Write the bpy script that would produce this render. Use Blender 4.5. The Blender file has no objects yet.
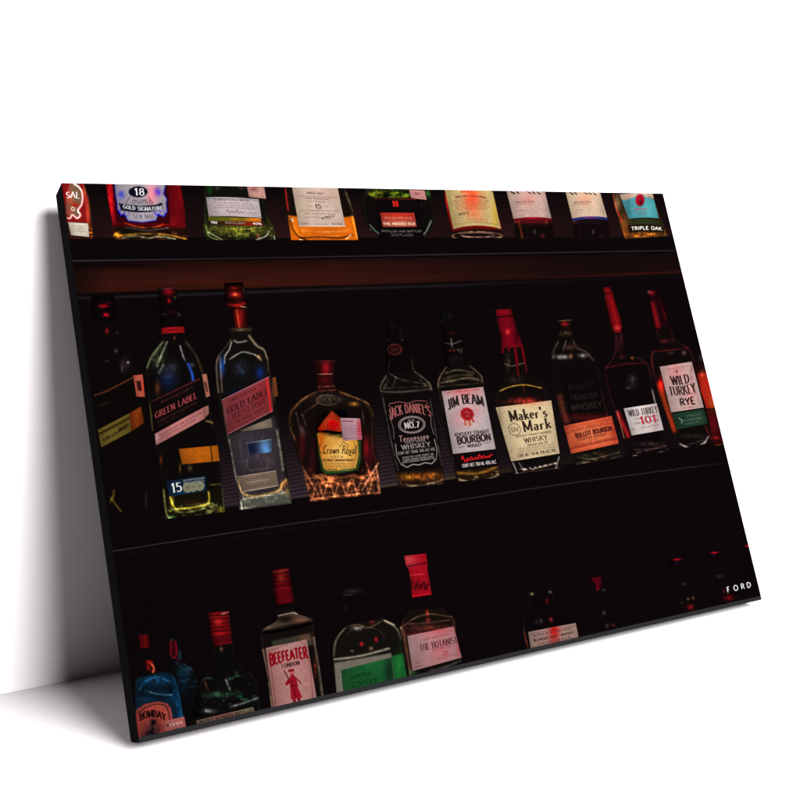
import bpy, math, random
import numpy as np
C = bpy.context.scene
COL = C.collection
random.seed(4)
RNG = np.random.default_rng(7)

# ------------------------------------------------------------------ camera and print geometry
# Real sizes: print 0.90 m wide.  World: x along the canvas' bottom edge, y into the wall, z up,
# origin where the canvas' rear left bottom corner touches the floor.
W = 0.90
HR, DR = 0.6904027, 0.0394576          # height and depth relative to the width
FPX = 1099.952                          # focal length for an 800 px wide picture
def rod(r):
    t = np.linalg.norm(r); k = np.array(r) / t
    K = np.array([[0, -k[2], k[1]], [k[2], 0, -k[0]], [-k[1], k[0], 0]])
    return np.eye(3) + np.sin(t) * K + (1 - np.cos(t)) * K @ K
POSE = [-0.2236217, -0.4920939, -0.1378174, -0.2992191, 0.3935044, 1.2612642]
R = rod(POSE[:3]); T = np.array(POSE[3:])
b = R[:, 0]; upv = -R[:, 1]; dep = R[:, 2]
n0 = np.cross(b, [1, 0, 0.]); n0 /= np.linalg.norm(n0); n0 = n0 if n0[1] < 0 else -n0
zax = rod(b * math.radians(-3.5)) @ n0
yax = np.cross(zax, b)
yax = yax if yax[2] > 0 else -yax
B2W = np.stack([b, yax, zax])           # camera axes -> world axes
O = T + dep * DR                        # rear left bottom corner, camera frame
def cam2w(p): return (B2W @ (np.array(p) - O)) * W
cam_loc = cam2w([0, 0, 0])
UP = B2W @ upv; DEP = B2W @ dep         # canvas' own axes in the world
FRONT0 = cam2w(T)                       # front left bottom corner
H = HR * W; D = DR * W
GAP = float((UP * H)[1]) + .028                # how far the wall's foot stands behind
NRM = -DEP

def meas(x, y):
    """where a feature measured in the 800 px photo lies on the canvas' face (metres from its left bottom corner)"""
    x = np.asarray(x, float); y = np.asarray(y, float)
    d = np.stack([(x - 400) / FPX, (y - 400) / FPX, np.ones_like(x)], -1)
    n = dep
    s = (T @ n) / (d @ n)
    P = d * s[..., None] - T
    return (P @ b) * W, (P @ upv) * W
MARG = 0.0055                           # dark rim under the picture
def place(u, v, h):
    u = np.asarray(u)[..., None]; v = np.asarray(v)[..., None]
    return FRONT0 + u * np.array([1., 0, 0]) + v * UP + NRM * h

# ------------------------------------------------------------------ materials
def lin(c):
    c = np.clip(np.asarray(c, float) / 255., 0, 1)
    return np.where(c <= .04045, c / 12.92, ((c + .055) / 1.055) ** 2.4)
PRINT_GAIN = .24
def mat_print():
    m = bpy.data.materials.new('printed_ink'); m.use_nodes = True
    nt = m.node_tree; bs = nt.nodes['Principled BSDF']
    a = nt.nodes.new('ShaderNodeAttribute'); a.attribute_name = 'ink'
    tc = nt.nodes.new('ShaderNodeTexCoord')
    no = nt.nodes.new('ShaderNodeTexNoise'); no.inputs['Scale'].default_value = 900; no.inputs['Detail'].default_value = 1
    nt.links.new(tc.outputs['Object'], no.inputs['Vector'])
    mr = nt.nodes.new('ShaderNodeMapRange'); mr.inputs['To Min'].default_value = .86; mr.inputs['To Max'].default_value = 1.14
    nt.links.new(no.outputs['Fac'], mr.inputs['Value'])
    mx = nt.nodes.new('ShaderNodeVectorMath'); mx.operation = 'SCALE'
    nt.links.new(a.outputs['Color'], mx.inputs[0]); nt.links.new(mr.outputs['Result'], mx.inputs['Scale'])
    nt.links.new(mx.outputs['Vector'], bs.inputs['Base Color'])
    bs.inputs['Roughness'].default_value = .6
    bs.inputs['Specular IOR Level'].default_value = 0
    return m
def mat_plain(name, rgb, rough, spec=.3, bump=0, scale=300, var=0):
    m = bpy.data.materials.new(name); m.use_nodes = True
    nt = m.node_tree; bs = nt.nodes['Principled BSDF']
    bs.inputs['Base Color'].default_value = (*rgb, 1)
    bs.inputs['Roughness'].default_value = rough
    bs.inputs['Specular IOR Level'].default_value = spec
    tc = nt.nodes.new('ShaderNodeTexCoord')
    no = nt.nodes.new('ShaderNodeTexNoise'); no.inputs['Scale'].default_value = scale; no.inputs['Detail'].default_value = 3
    nt.links.new(tc.outputs['Object'], no.inputs['Vector'])
    if var:
        cr = nt.nodes.new('ShaderNodeMapRange'); cr.inputs['To Min'].default_value = 1 - var; cr.inputs['To Max'].default_value = 1 + var
        nt.links.new(no.outputs['Fac'], cr.inputs['Value'])
        mx = nt.nodes.new('ShaderNodeVectorMath'); mx.operation = 'SCALE'; mx.inputs[0].default_value = rgb
        nt.links.new(cr.outputs['Result'], mx.inputs['Scale']); nt.links.new(mx.outputs['Vector'], bs.inputs['Base Color'])
    if bump:
        bp = nt.nodes.new('ShaderNodeBump'); bp.inputs['Strength'].default_value = bump; bp.inputs['Distance'].default_value = .0004
        nt.links.new(no.outputs['Fac'], bp.inputs['Height']); nt.links.new(bp.outputs['Normal'], bs.inputs['Normal'])
    return m
INK = mat_print()
WRAP = mat_plain('black_canvas_wrap', (.0055, .0055, .006), .8, 0, .5, 1400, .12)
TINTED_WHITE = mat_plain('matt_shadow_tinted_white', (.425, .405, .412), .9, 0)  # shadow's mauve tint put into the grey base; lit areas clip to white

# ------------------------------------------------------------------ mesh helpers
class Ink:
    """collects coloured flat geometry on the canvas' face and links it as one mesh"""
    def __init__(s): s.v = []; s.c = []; s.f = []; s.n = 0
    def add(s, X, Y, h, col, faces):
        u, v = meas(X, Y)
        ins = (u > .0004) & (u < W - .0004) & (v > MARG) & (v < H - .0006)
        u = np.clip(u, .0004, W - .0004); v = np.clip(v, MARG, H - .0006)
        keep = ins[faces].any(1)
        faces = faces[keep]
        if not len(faces): return
        s.v.append(place(u, v, h)); s.c.append(np.broadcast_to(col, (len(u), 3)))
        s.f.append(faces + s.n); s.n += len(u)
    def grid(s, X, Y, h, col):
        r, c = X.shape
        i = np.arange(r * c).reshape(r, c)
        f = np.stack([i[:-1, :-1], i[1:, :-1], i[1:, 1:], i[:-1, 1:]], -1).reshape(-1, 4)
        s.add(X.ravel(), Y.ravel(), h, col.reshape(-1, 3), f)
    def build(s, name, parent=None, label=None):
        V = np.concatenate(s.v); F = np.concatenate(s.f); K = np.concatenate(s.c)
        used = np.unique(F); rm = np.full(len(V), -1); rm[used] = np.arange(len(used))
        V = V[used]; K = K[used]; F = rm[F]
        me = bpy.data.meshes.new(name)
        me.vertices.add(len(V)); me.vertices.foreach_set('co', V.astype(np.float32).ravel())
        me.loops.add(F.size); me.loops.foreach_set('vertex_index', F.astype(np.int32).ravel())
        me.polygons.add(len(F)); me.polygons.foreach_set('loop_start', np.arange(0, F.size, 4, dtype=np.int32))
        me.update(calc_edges=True); me.validate()
        ca = me.color_attributes.new('ink', 'FLOAT_COLOR', 'POINT')
        rgba = np.ones((len(V), 4), np.float32); rgba[:, :3] = lin(K) * PRINT_GAIN
        ca.data.foreach_set('color', rgba.ravel())
        me.materials.append(INK)
        o = bpy.data.objects.new(name, me); COL.objects.link(o)
        if parent: o.parent = parent
        if label: o['label'] = label
        return o

def hash2(i, j, seed):
    x = np.sin(i * 127.1 + j * 311.7 + seed * 74.7) * 43758.5453
    return x - np.floor(x)
def noise(X, Y, sx, sy=None, seed=1):
    sy = sy or sx
    x = X / sx; y = Y / sy
    i = np.floor(x); j = np.floor(y); fx = x - i; fy = y - j
    fx = fx * fx * (3 - 2 * fx); fy = fy * fy * (3 - 2 * fy)
    a = hash2(i, j, seed); b_ = hash2(i + 1, j, seed); c = hash2(i, j + 1, seed); d = hash2(i + 1, j + 1, seed)
    return (a * (1 - fx) + b_ * fx) * (1 - fy) + (c * (1 - fx) + d * fx) * fy
def segdist(X, Y, p, q):
    dx, dy = q[0] - p[0], q[1] - p[1]; L = dx * dx + dy * dy + 1e-9
    t = np.clip(((X - p[0]) * dx + (Y - p[1]) * dy) / L, 0, 1)
    return np.hypot(X - p[0] - t * dx, Y - p[1] - t * dy)
def inside(X, Y, poly):
    r = np.zeros(X.shape, bool); n = len(poly)
    for k in range(n):
        x0, y0 = poly[k]; x1, y1 = poly[(k + 1) % n]
        if y0 == y1: continue
        r ^= ((y0 > Y) != (y1 > Y)) & (X < (x1 - x0) * (Y - y0) / (y1 - y0) + x0)
    return r
def sdist(X, Y, poly):
    d = np.full(X.shape, 1e9); n = len(poly)
    for k in range(n): d = np.minimum(d, segdist(X, Y, poly[k], poly[(k + 1) % n]))
    return np.where(inside(X, Y, poly), -d, d)

def paint(X, Y, col, items):
    """ink the sample points: b blob, l line, p polygon, k sparkle, e ellipse ring"""
    for it in items:
        k = it[0]
        if k == 'b':                      # soft patch x y rx ry rgb
            _, x, y, rx, ry, c = it[:6]
            g = np.exp(-((X - x) / rx) ** 2 - ((Y - y) / ry) ** 2)
            if len(it) > 6: g = g * (1 - it[6] + it[6] * 2 * noise(X, Y, 1.6, 3, int(x)))
            col = col + g[..., None] * np.array(c, float)
        elif k == 'l':                    # soft line pts width rgb [broken-ness]
            _, pts, w, c = it[:4]
            d = np.full(X.shape, 1e9)
            if 3 <= len(pts) < 14: pts = smooth(pts, 4)
            for p, q in zip(pts[:-1], pts[1:]): d = np.minimum(d, segdist(X, Y, p, q))
            w = w * (.74 if w < 2.2 else 1); g = np.exp(-(d / w) ** 2) * (1.18 if min(c) >= 0 else 1)
            br = it[4] if len(it) > 4 else 0
            if br: g = g * np.clip(1 - br * .8 + br * 1.5 * (.6 * noise(X, Y, 4.2, 4.2, int(pts[0][0])) + .4 * noise(X, Y, 1.5, 1.5, int(pts[0][0]) + 1) - .25), 0, 1.5)
            col = col + g[..., None] * np.array(c, float)
        elif k == 'p':                    # flat area pts rgb [soft] [alpha]
            _, pts, c = it[:3]
            so = it[3] if len(it) > 3 else .5; al = it[4] if len(it) > 4 else 1
            a = np.clip(.5 - sdist(X, Y, pts) / (2 * so), 0, 1)[..., None] * al
            col = col * (1 - a) + np.array(c, float) * a
        elif k == 'k':                    # sparkle inside polygon: pts rgb density size
            _, pts, c, dens = it[:4]
            sz = it[4] if len(it) > 4 else 1.3
            a = np.clip(.5 - sdist(X, Y, pts) / 3, 0, 1)
            g = .45 * noise(X + .3 * Y, Y, sz * .8, sz * 1.1, int(pts[0][0]) + 3) + .75 * noise(X - .4 * Y, Y, sz * 3.4, sz * 1.5, int(pts[0][1])) * noise(X, Y, 7, 3, 31) * 1.6
            g = np.clip((g - (1.02 - dens)) * 2.6, 0, 1.2) * a
            col = col + g[..., None] * np.array(c, float) * .62
        elif k == 'e':                    # ellipse ring x y rx ry width rgb [a0 a1]
            _, x, y, rx, ry, w, c = it[:7]
            a0, a1 = (it[7], it[8]) if len(it) > 8 else (0, 360)
            pts = [(x + rx * math.cos(math.radians(t)), y + ry * math.sin(math.radians(t))) for t in np.linspace(a0, a1, 22)]
            col = paint(X, Y, col, [('l', pts, w, c, it[9] if len(it) > 9 else 0)])
    return col

def interp(pts, t):
    P = np.array(pts, float)
    L = np.r_[0, np.cumsum(np.abs(np.diff(P[:, 1])) + .15 * np.abs(np.diff(P[:, 0])) + 1e-6)]; L /= L[-1]
    return np.interp(t, L, P[:, 0]), np.interp(t, L, P[:, 1])
def smooth(pts, k=6):
    """Catmull-Rom through the measured points"""
    P = [np.array(p, float) for p in pts]
    if len(P) < 3: return pts
    P = [2 * P[0] - P[1]] + P + [2 * P[-1] - P[-2]]
    out = []
    for i in range(1, len(P) - 2):
        for j in range(k):
            t = j / k; p0, p1, p2, p3 = P[i - 1:i + 3]
            out.append(tuple(.5 * (2 * p1 + (p2 - p0) * t + (2 * p0 - 5 * p1 + 4 * p2 - p3) * t * t + (3 * p1 - p0 - 3 * p2 + p3) * t ** 3)))
    return out + [tuple(P[-2])]

def body(left, right, base, items, edge=(0, 0, 0), h=.0002, step=.58, cyl=.0, sm=True, gloss=0, bottom=0):
    """an upright printed shape between a left and a right outline"""
    if sm: left, right = smooth(left), smooth(right)
    hgt = max(abs(left[-1][1] - left[0][1]), abs(right[-1][1] - right[0][1]), 2)
    wid = max(abs(r[0] - l[0]) for l, r in zip(left, right)) if len(left) == len(right) else 40
    nr = max(3, int(hgt / step)); nc = max(3, int(wid / step))
    t = np.linspace(0, 1, nr + 1)
    if len(left) == len(right):
        k = np.linspace(0, 1, len(left))
        lx = np.interp(t, k, [p[0] for p in left]); ly = np.interp(t, k, [p[1] for p in left])
        rx = np.interp(t, k, [p[0] for p in right]); ry = np.interp(t, k, [p[1] for p in right])
    else:
        lx, ly = interp(left, t); rx, ry = interp(right, t)
    s = np.linspace(0, 1, nc + 1)
    X = lx[:, None] * (1 - s) + rx[:, None] * s
    Y = ly[:, None] * (1 - s) + ry[:, None] * s
    if bottom: Y = Y + bottom * 4 * s * (1 - s) * t[:, None]
    S = np.broadcast_to(s * 2 - 1, X.shape)
    if h == .0003 and not cyl: rim = .5
    else: rim = 0
    col = np.zeros(X.shape + (3,)) + np.array(base, float)
    if cyl: col = col * (1 - cyl * S[..., None] ** 2)
    e = np.exp(-((np.abs(S) - .94) / .032) ** 2) * np.clip(noise(X, Y, 3, 11, 11) * 1.4 - .15, 0, 1.2)
    col = col + e[..., None] * np.array(edge, float)
    col = paint(X, Y, col, items)
    col = col * (1 - rim * np.abs(S[..., None] - .12) ** 3) * (1 - .12 * (rim > 0))
    col = col * (.9 + .2 * noise(X, Y, 1.3, 1.3, 5))[..., None]
    g = Ink(); g.grid(X, Y, h, np.clip(col, 0, 255)); return g

# ------------------------------------------------------------------ lettering
def arc(cx, cy, rx, ry, a0, a1, n=9):
    return [(cx + rx * math.cos(math.radians(a)), cy + ry * math.sin(math.radians(a))) for a in np.linspace(a0, a1, n)]
G = {
 'A': (.7, [[(0, 0), (.35, 1)], [(.35, 1), (.7, 0)], [(.14, .34), (.56, .34)]]),
 'B': (.6, [[(.08, 0), (.08, 1)], [(.08, 1)] + arc(.3, .76, .25, .24, 90, -90) + [(.08, .52)], [(.08, .52)] + arc(.32, .26, .28, .26, 90, -90) + [(.08, 0)]]),
 'C': (.65, [arc(.36, .5, .32, .5, 45, 315, 14)]),
 'D': (.68, [[(.08, 0), (.08, 1)], [(.08, 1)] + arc(.25, .5, .38, .5, 90, -90, 12) + [(.08, 0)]]),
 'E': (.55, [[(.08, 0), (.08, 1)], [(.08, 1), (.52, 1)], [(.08, .52), (.44, .52)], [(.08, 0), (.54, 0)]]),
 'F': (.52, [[(.08, 0), (.08, 1)], [(.08, 1), (.5, 1)], [(.08, .52), (.42, .52)]]),
 'G': (.68, [arc(.36, .5, .32, .5, 45, 340, 14) + [(.66, .42), (.44, .42)]]),
 'H': (.68, [[(.08, 0), (.08, 1)], [(.6, 0), (.6, 1)], [(.08, .52), (.6, .52)]]),
 'I': (.2, [[(.1, 0), (.1, 1)]]),
 'J': (.42, [[(.34, 1), (.34, .25)] + arc(.2, .22, .14, .22, 0, -160, 6)]),
 'K': (.64, [[(.08, 0), (.08, 1)], [(.56, 1), (.1, .42)], [(.24, .58), (.62, 0)]]),
 'L': (.52, [[(.08, 0), (.08, 1)], [(.08, 0), (.5, 0)]]),
 'M': (.84, [[(.08, 0), (.08, 1)], [(.08, 1), (.42, .1)], [(.42, .1), (.76, 1)], [(.76, 1), (.76, 0)]]),
 'N': (.7, [[(.08, 0), (.08, 1)], [(.08, 1), (.62, 0)], [(.62, 0), (.62, 1)]]),
 'O': (.72, [arc(.36, .5, .32, .5, 0, 360, 18)]),
 'P': (.58, [[(.08, 0), (.08, 1)], [(.08, 1)] + arc(.28, .73, .27, .27, 90, -90) + [(.08, .46)]]),
 'Q': (.72, [arc(.36, .5, .32, .5, 0, 360, 18), [(.42, .25), (.68, -.05)]]),
 'R': (.64, [[(.08, 0), (.08, 1)], [(.08, 1)] + arc(.28, .75, .26, .25, 90, -90) + [(.08, .5)], [(.3, .5), (.62, 0)]]),
 'S': (.56, [arc(.28, .75, .22, .25, 30, 250, 9) + arc(.28, .25, .24, .25, 80, -150, 9)]),
 'T': (.6, [[(.3, 0), (.3, 1)], [(0, 1), (.6, 1)]]),
 'U': (.68, [[(.08, 1), (.08, .3)] + arc(.34, .28, .26, .28, 180, 360, 9) + [(.6, .3), (.6, 1)]]),
 'V': (.66, [[(0, 1), (.33, 0)], [(.33, 0), (.66, 1)]]),
 'W': (.95, [[(0, 1), (.24, 0)], [(.24, 0), (.48, .95)], [(.48, .95), (.72, 0)], [(.72, 0), (.95, 1)]]),
 'X': (.64, [[(0, 0), (.62, 1)], [(0, 1), (.62, 0)]]),
 'Y': (.62, [[(0, 1), (.31, .48)], [(.62, 1), (.31, .48)], [(.31, .48), (.31, 0)]]),
 'Z': (.58, [[(.04, 1), (.54, 1)], [(.54, 1), (.04, 0)], [(.04, 0), (.56, 0)]]),
 'a': (.46, [arc(.2, .15, .15, .155, 20, 340, 9), [(.37, .38), (.37, .02), (.45, 0)], arc(.21, .38, .16, .16, 150, 0, 6)]),
 'e': (.46, [[(.06, .3), (.4, .3)] + arc(.23, .28, .18, .27, 5, 310, 11)]),
 'h': (.5, [[(.08, 0), (.08, .95)], [(.08, .35)] + arc(.25, .34, .16, .18, 150, 0, 6) + [(.41, 0)]]),
 'i': (.18, [[(.09, 0), (.09, .5)], [(.09, .66), (.09, .74)]]),
 'k': (.5, [[(.08, 0), (.08, .98)], [(.42, .52), (.1, .22)], [(.2, .3), (.48, 0)]]),
 'l': (.18, [[(.09, 0), (.09, .98)]]),
 'n': (.5, [[(.08, 0), (.08, .52)], [(.08, .35)] + arc(.25, .34, .16, .18, 150, 0, 6) + [(.41, 0)]]),
 'o': (.5, [arc(.25, .26, .19, .26, 0, 360, 12)]),
 'r': (.38, [[(.08, 0), (.08, .52)], [(.08, .3), (.2, .5), (.36, .46)]]),
 's': (.38, [arc(.19, .39, .13, .13, 30, 250, 7) + arc(.19, .13, .15, .13, 80, -150, 7)]),
 't': (.34, [[(.14, .8), (.14, .1), (.3, .02)], [(0, .52), (.32, .52)]]),
 'w': (.68, [[(0, .52), (.18, 0)], [(.18, 0), (.34, .5)], [(.34, .5), (.5, 0)], [(.5, 0), (.68, .52)]]),
 'y': (.48, [[(.02, .52), (.24, .02)], [(.46, .52), (.14, -.26)]]),
 '0': (.58, [arc(.29, .5, .24, .5, 0, 360, 16)]),
 '1': (.36, [[(.04, .78), (.22, 1)], [(.22, 1), (.22, 0)]]),
 '2': (.56, [arc(.27, .73, .23, .27, 160, -30, 8) + [(.04, 0)], [(.04, 0), (.54, 0)]]),
 '4': (.58, [[(.42, 0), (.42, 1)], [(.42, 1), (.02, .3)], [(.02, .3), (.56, .3)]]),
 '5': (.56, [[(.5, 1), (.12, 1)], [(.12, 1), (.1, .56)], [(.1, .56)] + arc(.26, .32, .27, .32, 110, -140, 10)]),
 '7': (.54, [[(.02, 1), (.52, 1)], [(.52, 1), (.18, 0)]]),
 '8': (.56, [arc(.28, .75, .2, .25, 0, 360, 12), arc(.28, .25, .24, .26, 0, 360, 12)]),
 '%': (.8, [arc(.18, .78, .14, .2, 0, 360, 9), arc(.62, .22, .14, .2, 0, 360, 9), [(.64, 1), (.16, 0)]]),
 "'": (.2, [[(.1, 1), (.1, .72)]]), '.': (.2, [[(.1, 0), (.1, .12)]]), ' ': (.34, []),
}
def quadmap(q, bulge=0):
    """unit square (u right, v down) onto a label given by its corners TL TR BR BL"""
    (a, b_, c, d) = [np.array(p, float) for p in q]
    def f(u, v):
        u = np.asarray(u, float)[..., None]; v = np.asarray(v, float)[..., None]
        P = (a * (1 - u) + b_ * u) * (1 - v) + (d * (1 - u) + c * u) * v
        P = P + np.array([0, 1.]) * bulge * 4 * u * (1 - u)
        return P[..., 0], P[..., 1]
    f.w = (np.linalg.norm(b_ - a) + np.linalg.norm(c - d)) / 2; f.h = (np.linalg.norm(d - a) + np.linalg.norm(c - b_)) / 2
    return f
ZZ = [0]
def ribbon(g, f, pts, wpx, col, h, thin=1.0):
    """a pen stroke through unit-square points"""
    P = np.array(pts, float); U = P * [f.w, f.h]
    if len(P) < 2: return
    dirs = np.diff(U, axis=0); L = np.linalg.norm(dirs, axis=1, keepdims=True) + 1e-9; dirs = dirs / L
    ds = np.vstack([dirs[:1], dirs[:-1] + dirs[1:], dirs[-1:]]); ds /= np.linalg.norm(ds, axis=1, keepdims=True) + 1e-9
    nn = np.stack([-ds[:, 1], ds[:, 0]], 1)
    wv = wpx * (thin + (1 - thin) * np.abs(ds[:, 1:2]) ** 1.0) / 2
    A = (U + nn * wv) / [f.w, f.h]; B = (U - nn * wv) / [f.w, f.h]
    x0, y0 = f(A[:, 0], A[:, 1]); x1, y1 = f(B[:, 0], B[:, 1])
    ZZ[0] = (ZZ[0] + 1) % 9
    X = np.stack([x0, x1]); Y = np.stack([y0, y1])
    g.grid(X, Y, h + ZZ[0] * 4e-6, np.zeros(X.shape + (3,)) + np.array(col, float))
def text(g, f, s, u0, u1, v, hv, col, wt=.16, serif=0, arcv=0, h=.0005, skew=0, vs=1.0, taper=0):
    """words fitted from u0 to u1 with their middle on v, capital height hv (all in label units)"""
    gap = .16 if serif else .14; tot = sum(G[c][0] + gap for c in s) - gap
    sc = (u1 - u0) / tot; x = 0; hpx = hv * f.h; wref = min(hpx, 1.3 * sc * f.w)
    for ch in s:
        w, st = G[ch]
        for pl in st:
            def mp(p):
                px_, py_ = p
                uu = u0 + (x + px_ + skew * py_) * sc
                k = (uu - .5 * (u0 + u1)) / (.5 * (u1 - u0) + 1e-9)
                hh = hv * (1 + taper * k * k)
                return (uu, v + arcv * k * k - (py_ - .5) * hh)
            th = .34 if serif else 1.0
            ribbon(g, f, [mp(p) for p in pl], wt * wref, col, h, th)
            if serif and len(pl) == 2 or (serif and ch in 'UJBDPR'):
                for p, q in ((pl[0], pl[1]), (pl[-1], pl[-2])):
                    if abs(p[0] - q[0]) < abs(p[1] - q[1]) * .75 and (p[1] > .9 or p[1] < .05):
                        ribbon(g, f, [mp((p[0] - .11, p[1])), mp((p[0] + .11, p[1]))], max(wt * wref * .45, .35), col, h, 1)
        x += w + gap
def micro(g, f, u0, u1, v, hv, col, h=.0005, arcv=0):
    """a line of print too small to read: short unequal marks grouped like words"""
    n = max(3, int((u1 - u0) * f.w / (hv * f.h * .82)))
    out = ''
    while len(out) < n: out += random.choice(FINE) + ' '
    out = out[:n].strip()
    if len(out) < 2: out = 'OAK'
    text(g, f, out, u0, u1, v, hv, col, .2, 0, arcv, h)
FINE = ['AGED', 'IN', 'OAK', 'CASKS', 'BLENDED', 'BOTTLED', 'FINEST', 'GRAIN', 'MALT', 'SPIRIT', 'BY', 'THE', 'OLD', 'WITH', 'CARE']
def line(g, f, pts, wpx, col, h=.0005): ribbon(g, f, pts, wpx, col, h)

def label_(quad, fn_items, base, cyl=.16, bulge=0, h=.0004, step=.7, speck=.10):
    """a printed paper label; returns its mesh collector and its unit-square map"""
    f = quadmap(quad, bulge)
    nc = max(3, int(f.w / step)); nr = max(3, int(f.h / step))
    u = np.linspace(0, 1, nc + 1); v = np.linspace(0, 1, nr + 1)
    U, V = np.meshgrid(u, v); X, Y = f(U, V)
    col = np.zeros(X.shape + (3,)) + np.array(base, float)
    col = paint(X, Y, col, fn_items) * (1 - cyl * (np.abs(U[..., None] * 2 - 1.15)) ** 2.5) * (1 - .07 * V[..., None])
    col = col * (1 - speck + 2 * speck * noise(X, Y, 1.1, 1.1, 9) * .6 + .8 * speck * noise(X, Y, 6, 6, 3))[..., None]
    g = Ink(); g.grid(X, Y, h, np.clip(col, 0, 255))
    return g, f
# ================================================================== the picture on the canvas
ROOT = bpy.data.objects.new('wall_canvas', None); COL.objects.link(ROOT)
ROOT['label'] = 'large black edged canvas print of backlit liquor bottles, leaning against the white wall'
ROOT['category'] = 'canvas print'
K = (9, 5, 6)

# -------- the unlit room behind the bottles, with its ribbed panel
def backdrop():
    P = [meas(62, 183), meas(662.8, 193.2)]
    us = np.linspace(.0003, W - .0003, 620); vs = np.linspace(MARG, H - .0005, 430)
    U, V = np.meshgrid(us, vs)
    P3 = T + (U[..., None] / W) * b + (V[..., None] / W) * upv
    X = FPX * P3[..., 0] / P3[..., 2] + 400; Y = FPX * P3[..., 1] / P3[..., 2] + 400
    col = np.zeros(X.shape + (3,)) + np.array(K, float)
    col += (noise(X, Y, 1.5, 1.5, 2)[..., None] - .5) * 1.6
    # ribs, middle shelf
    yb = 508 - (X - 290) * .158
    rib = .5 + .5 * np.sin((Y + X * .17) * 2 * math.pi / 3.9)
    up = np.clip((yb - Y) / 105, -1, 1)
    m = np.where(up > 0, (1 - up), 0) ** 1.3 * np.clip((Y - 330) / 60, 0, 1)
    m *= np.exp(-((X - 300) / 210) ** 2) * 1.0 + .22
    m = m * (X > 205)
    col += (m * (.35 + .65 * rib))[..., None] * np.where(X < 480, 1, .55)[..., None] * np.array([42, 33, 40.])
    gl = np.exp(-((Y - yb + 3) / 4.5) ** 2) * np.exp(-((X - 330) / 170) ** 2) * (X > 222)
    col += gl[..., None] * np.array([34, 28, 2.])
    # ribs, top shelf
    up = np.clip((238 - Y) / 46, 0, 1) * (Y < 239)
    rib = .5 + .5 * np.sin((Y + X * .01) * 2 * math.pi / 2.6)
    mm = (Y < 238) * (1 - up) ** .7 * (.4 + .6 * rib) * (.5 + .5 * noise(X, Y, 30, 60, 8))
    col += mm[..., None] * np.array([36, 15, 13.])
    g = Ink(); r, c = U.shape
    i = np.arange(r * c).reshape(r, c)
    f = np.stack([i[:-1, :-1], i[:-1, 1:], i[1:, 1:], i[1:, :-1]], -1).reshape(-1, 4)
    g.v.append(place(U.ravel(), V.ravel(), .0001)); g.c.append(np.clip(col, 0, 255).reshape(-1, 3)); g.f.append(f); g.n = U.size
    return g
backdrop().build('printed_backdrop', ROOT)

def strip(name, y0, y1, items, base, label, parent=ROOT, h=.00015, grain=False, step=1.2, fade_=None):
    """y0,y1: outline of a horizontal board as point lists"""
    L = [(y0[0][0], y0[0][1]), (y1[0][0], y1[0][1])]
    xs = np.linspace(y0[0][0], y0[-1][0], int((y0[-1][0] - y0[0][0]) / step) + 1)
    ya = np.interp(xs, [p[0] for p in y0], [p[1] for p in y0]); yb = np.interp(xs, [p[0] for p in y1], [p[1] for p in y1])
    n = max(3, int(np.max(yb - ya) / .7)); t = np.linspace(0, 1, n + 1)[:, None]
    X = np.broadcast_to(xs, (n + 1, len(xs))).copy(); Y = ya * (1 - t) + yb * t
    col = np.zeros(X.shape + (3,)) + np.array(base, float)
    if grain:
        fade = np.clip(1.1 - np.clip(X - 300, 0, 999) / 330, .22, 1) * np.clip((X - 60) / 50, .4, 1)
        prof = np.clip(.35 + .75 * np.sin(np.pi * np.clip(t * .8 + .12, 0, 1)), 0, 1) * (.35 + .65 * t)
        gr = .75 + .4 * noise(X, Y, 60, 1.6, 4) + .25 * noise(X, Y, 22, .9, 6)
        col = col + (fade * prof * gr)[..., None] * np.array([35, 11.5, 5.]) * np.where(X > 420, 1, 1)[..., None]
        col[..., 0] += 6 * fade
    if fade_:
        c2 = paint(X, Y, np.zeros(col.shape), items); k = np.interp(X, [q[0] for q in fade_], [q[1] for q in fade_])[..., None]
        col = col + c2 * k
    else: col = paint(X, Y, col, items)
    g = Ink(); g.grid(X, Y, h, np.clip(col, 0, 255)); return g.build(name, parent, label)
sh = strip('shelf', [(60, 239), (700, 236.5)], [(60, 262), (700, 250.5)], [('l', [(60, 261), (250, 258.5), (450, 254.5), (690, 250.5)], .8, (28, 28, 30)), ('l', [(60, 262), (250, 260), (450, 256)], 1.6, (12, 12, 14))], K, 'black upper shelf with a thin grey front edge')
strip('wooden_rail', [(60, 263), (250, 260.5), (450, 257), (720, 252)], [(60, 295), (250, 290), (450, 284), (720, 276)], [('l', [(520, 280.5), (600, 276), (700, 271)], 1.6, (26, 4, 4), .5), ('b', 120, 266, 50, 3, (-14, -6, -3))], (10, 6, 6), None, sh, grain=True)
strip('rail_edge', [(60, 294), (250, 288), (450, 282), (720, 272)], [(60, 301), (250, 296), (450, 290), (720, 280)],
      [('l', [(60, 298.5), (150, 296), (250, 292.5), (350, 288.5), (450, 285.5), (560, 280.5), (680, 275)], 1.9, (13, 14, 16))], K, None, sh, h=.00018, fade_=[(60, 1), (300, 1), (430, .8), (520, .35), (620, .1)])
strip('shelf', [(100, 553.0 - 30), (420, 505 - 22), (740, 461 - 16)], [(100, 560), (420, 513), (740, 470)],
      [('l', [(100, 553.2), (260, 528.5), (420, 505.8), (560, 484.5), (705, 465.5), (740, 461)], .6, (36, 34, 36)), ('l', [(100, 558), (420, 510)], 2, (3, 2, 2))], K, 'black middle shelf with a hairline grey edge', fade_=[(100, 1), (450, .9), (690, .7), (730, .15)])

def bottle(g, label): return g.build('bottle', ROOT, label)
def sub(g, name, par, label=None): return g.build(name, par, label)
L_ = label_

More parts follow.
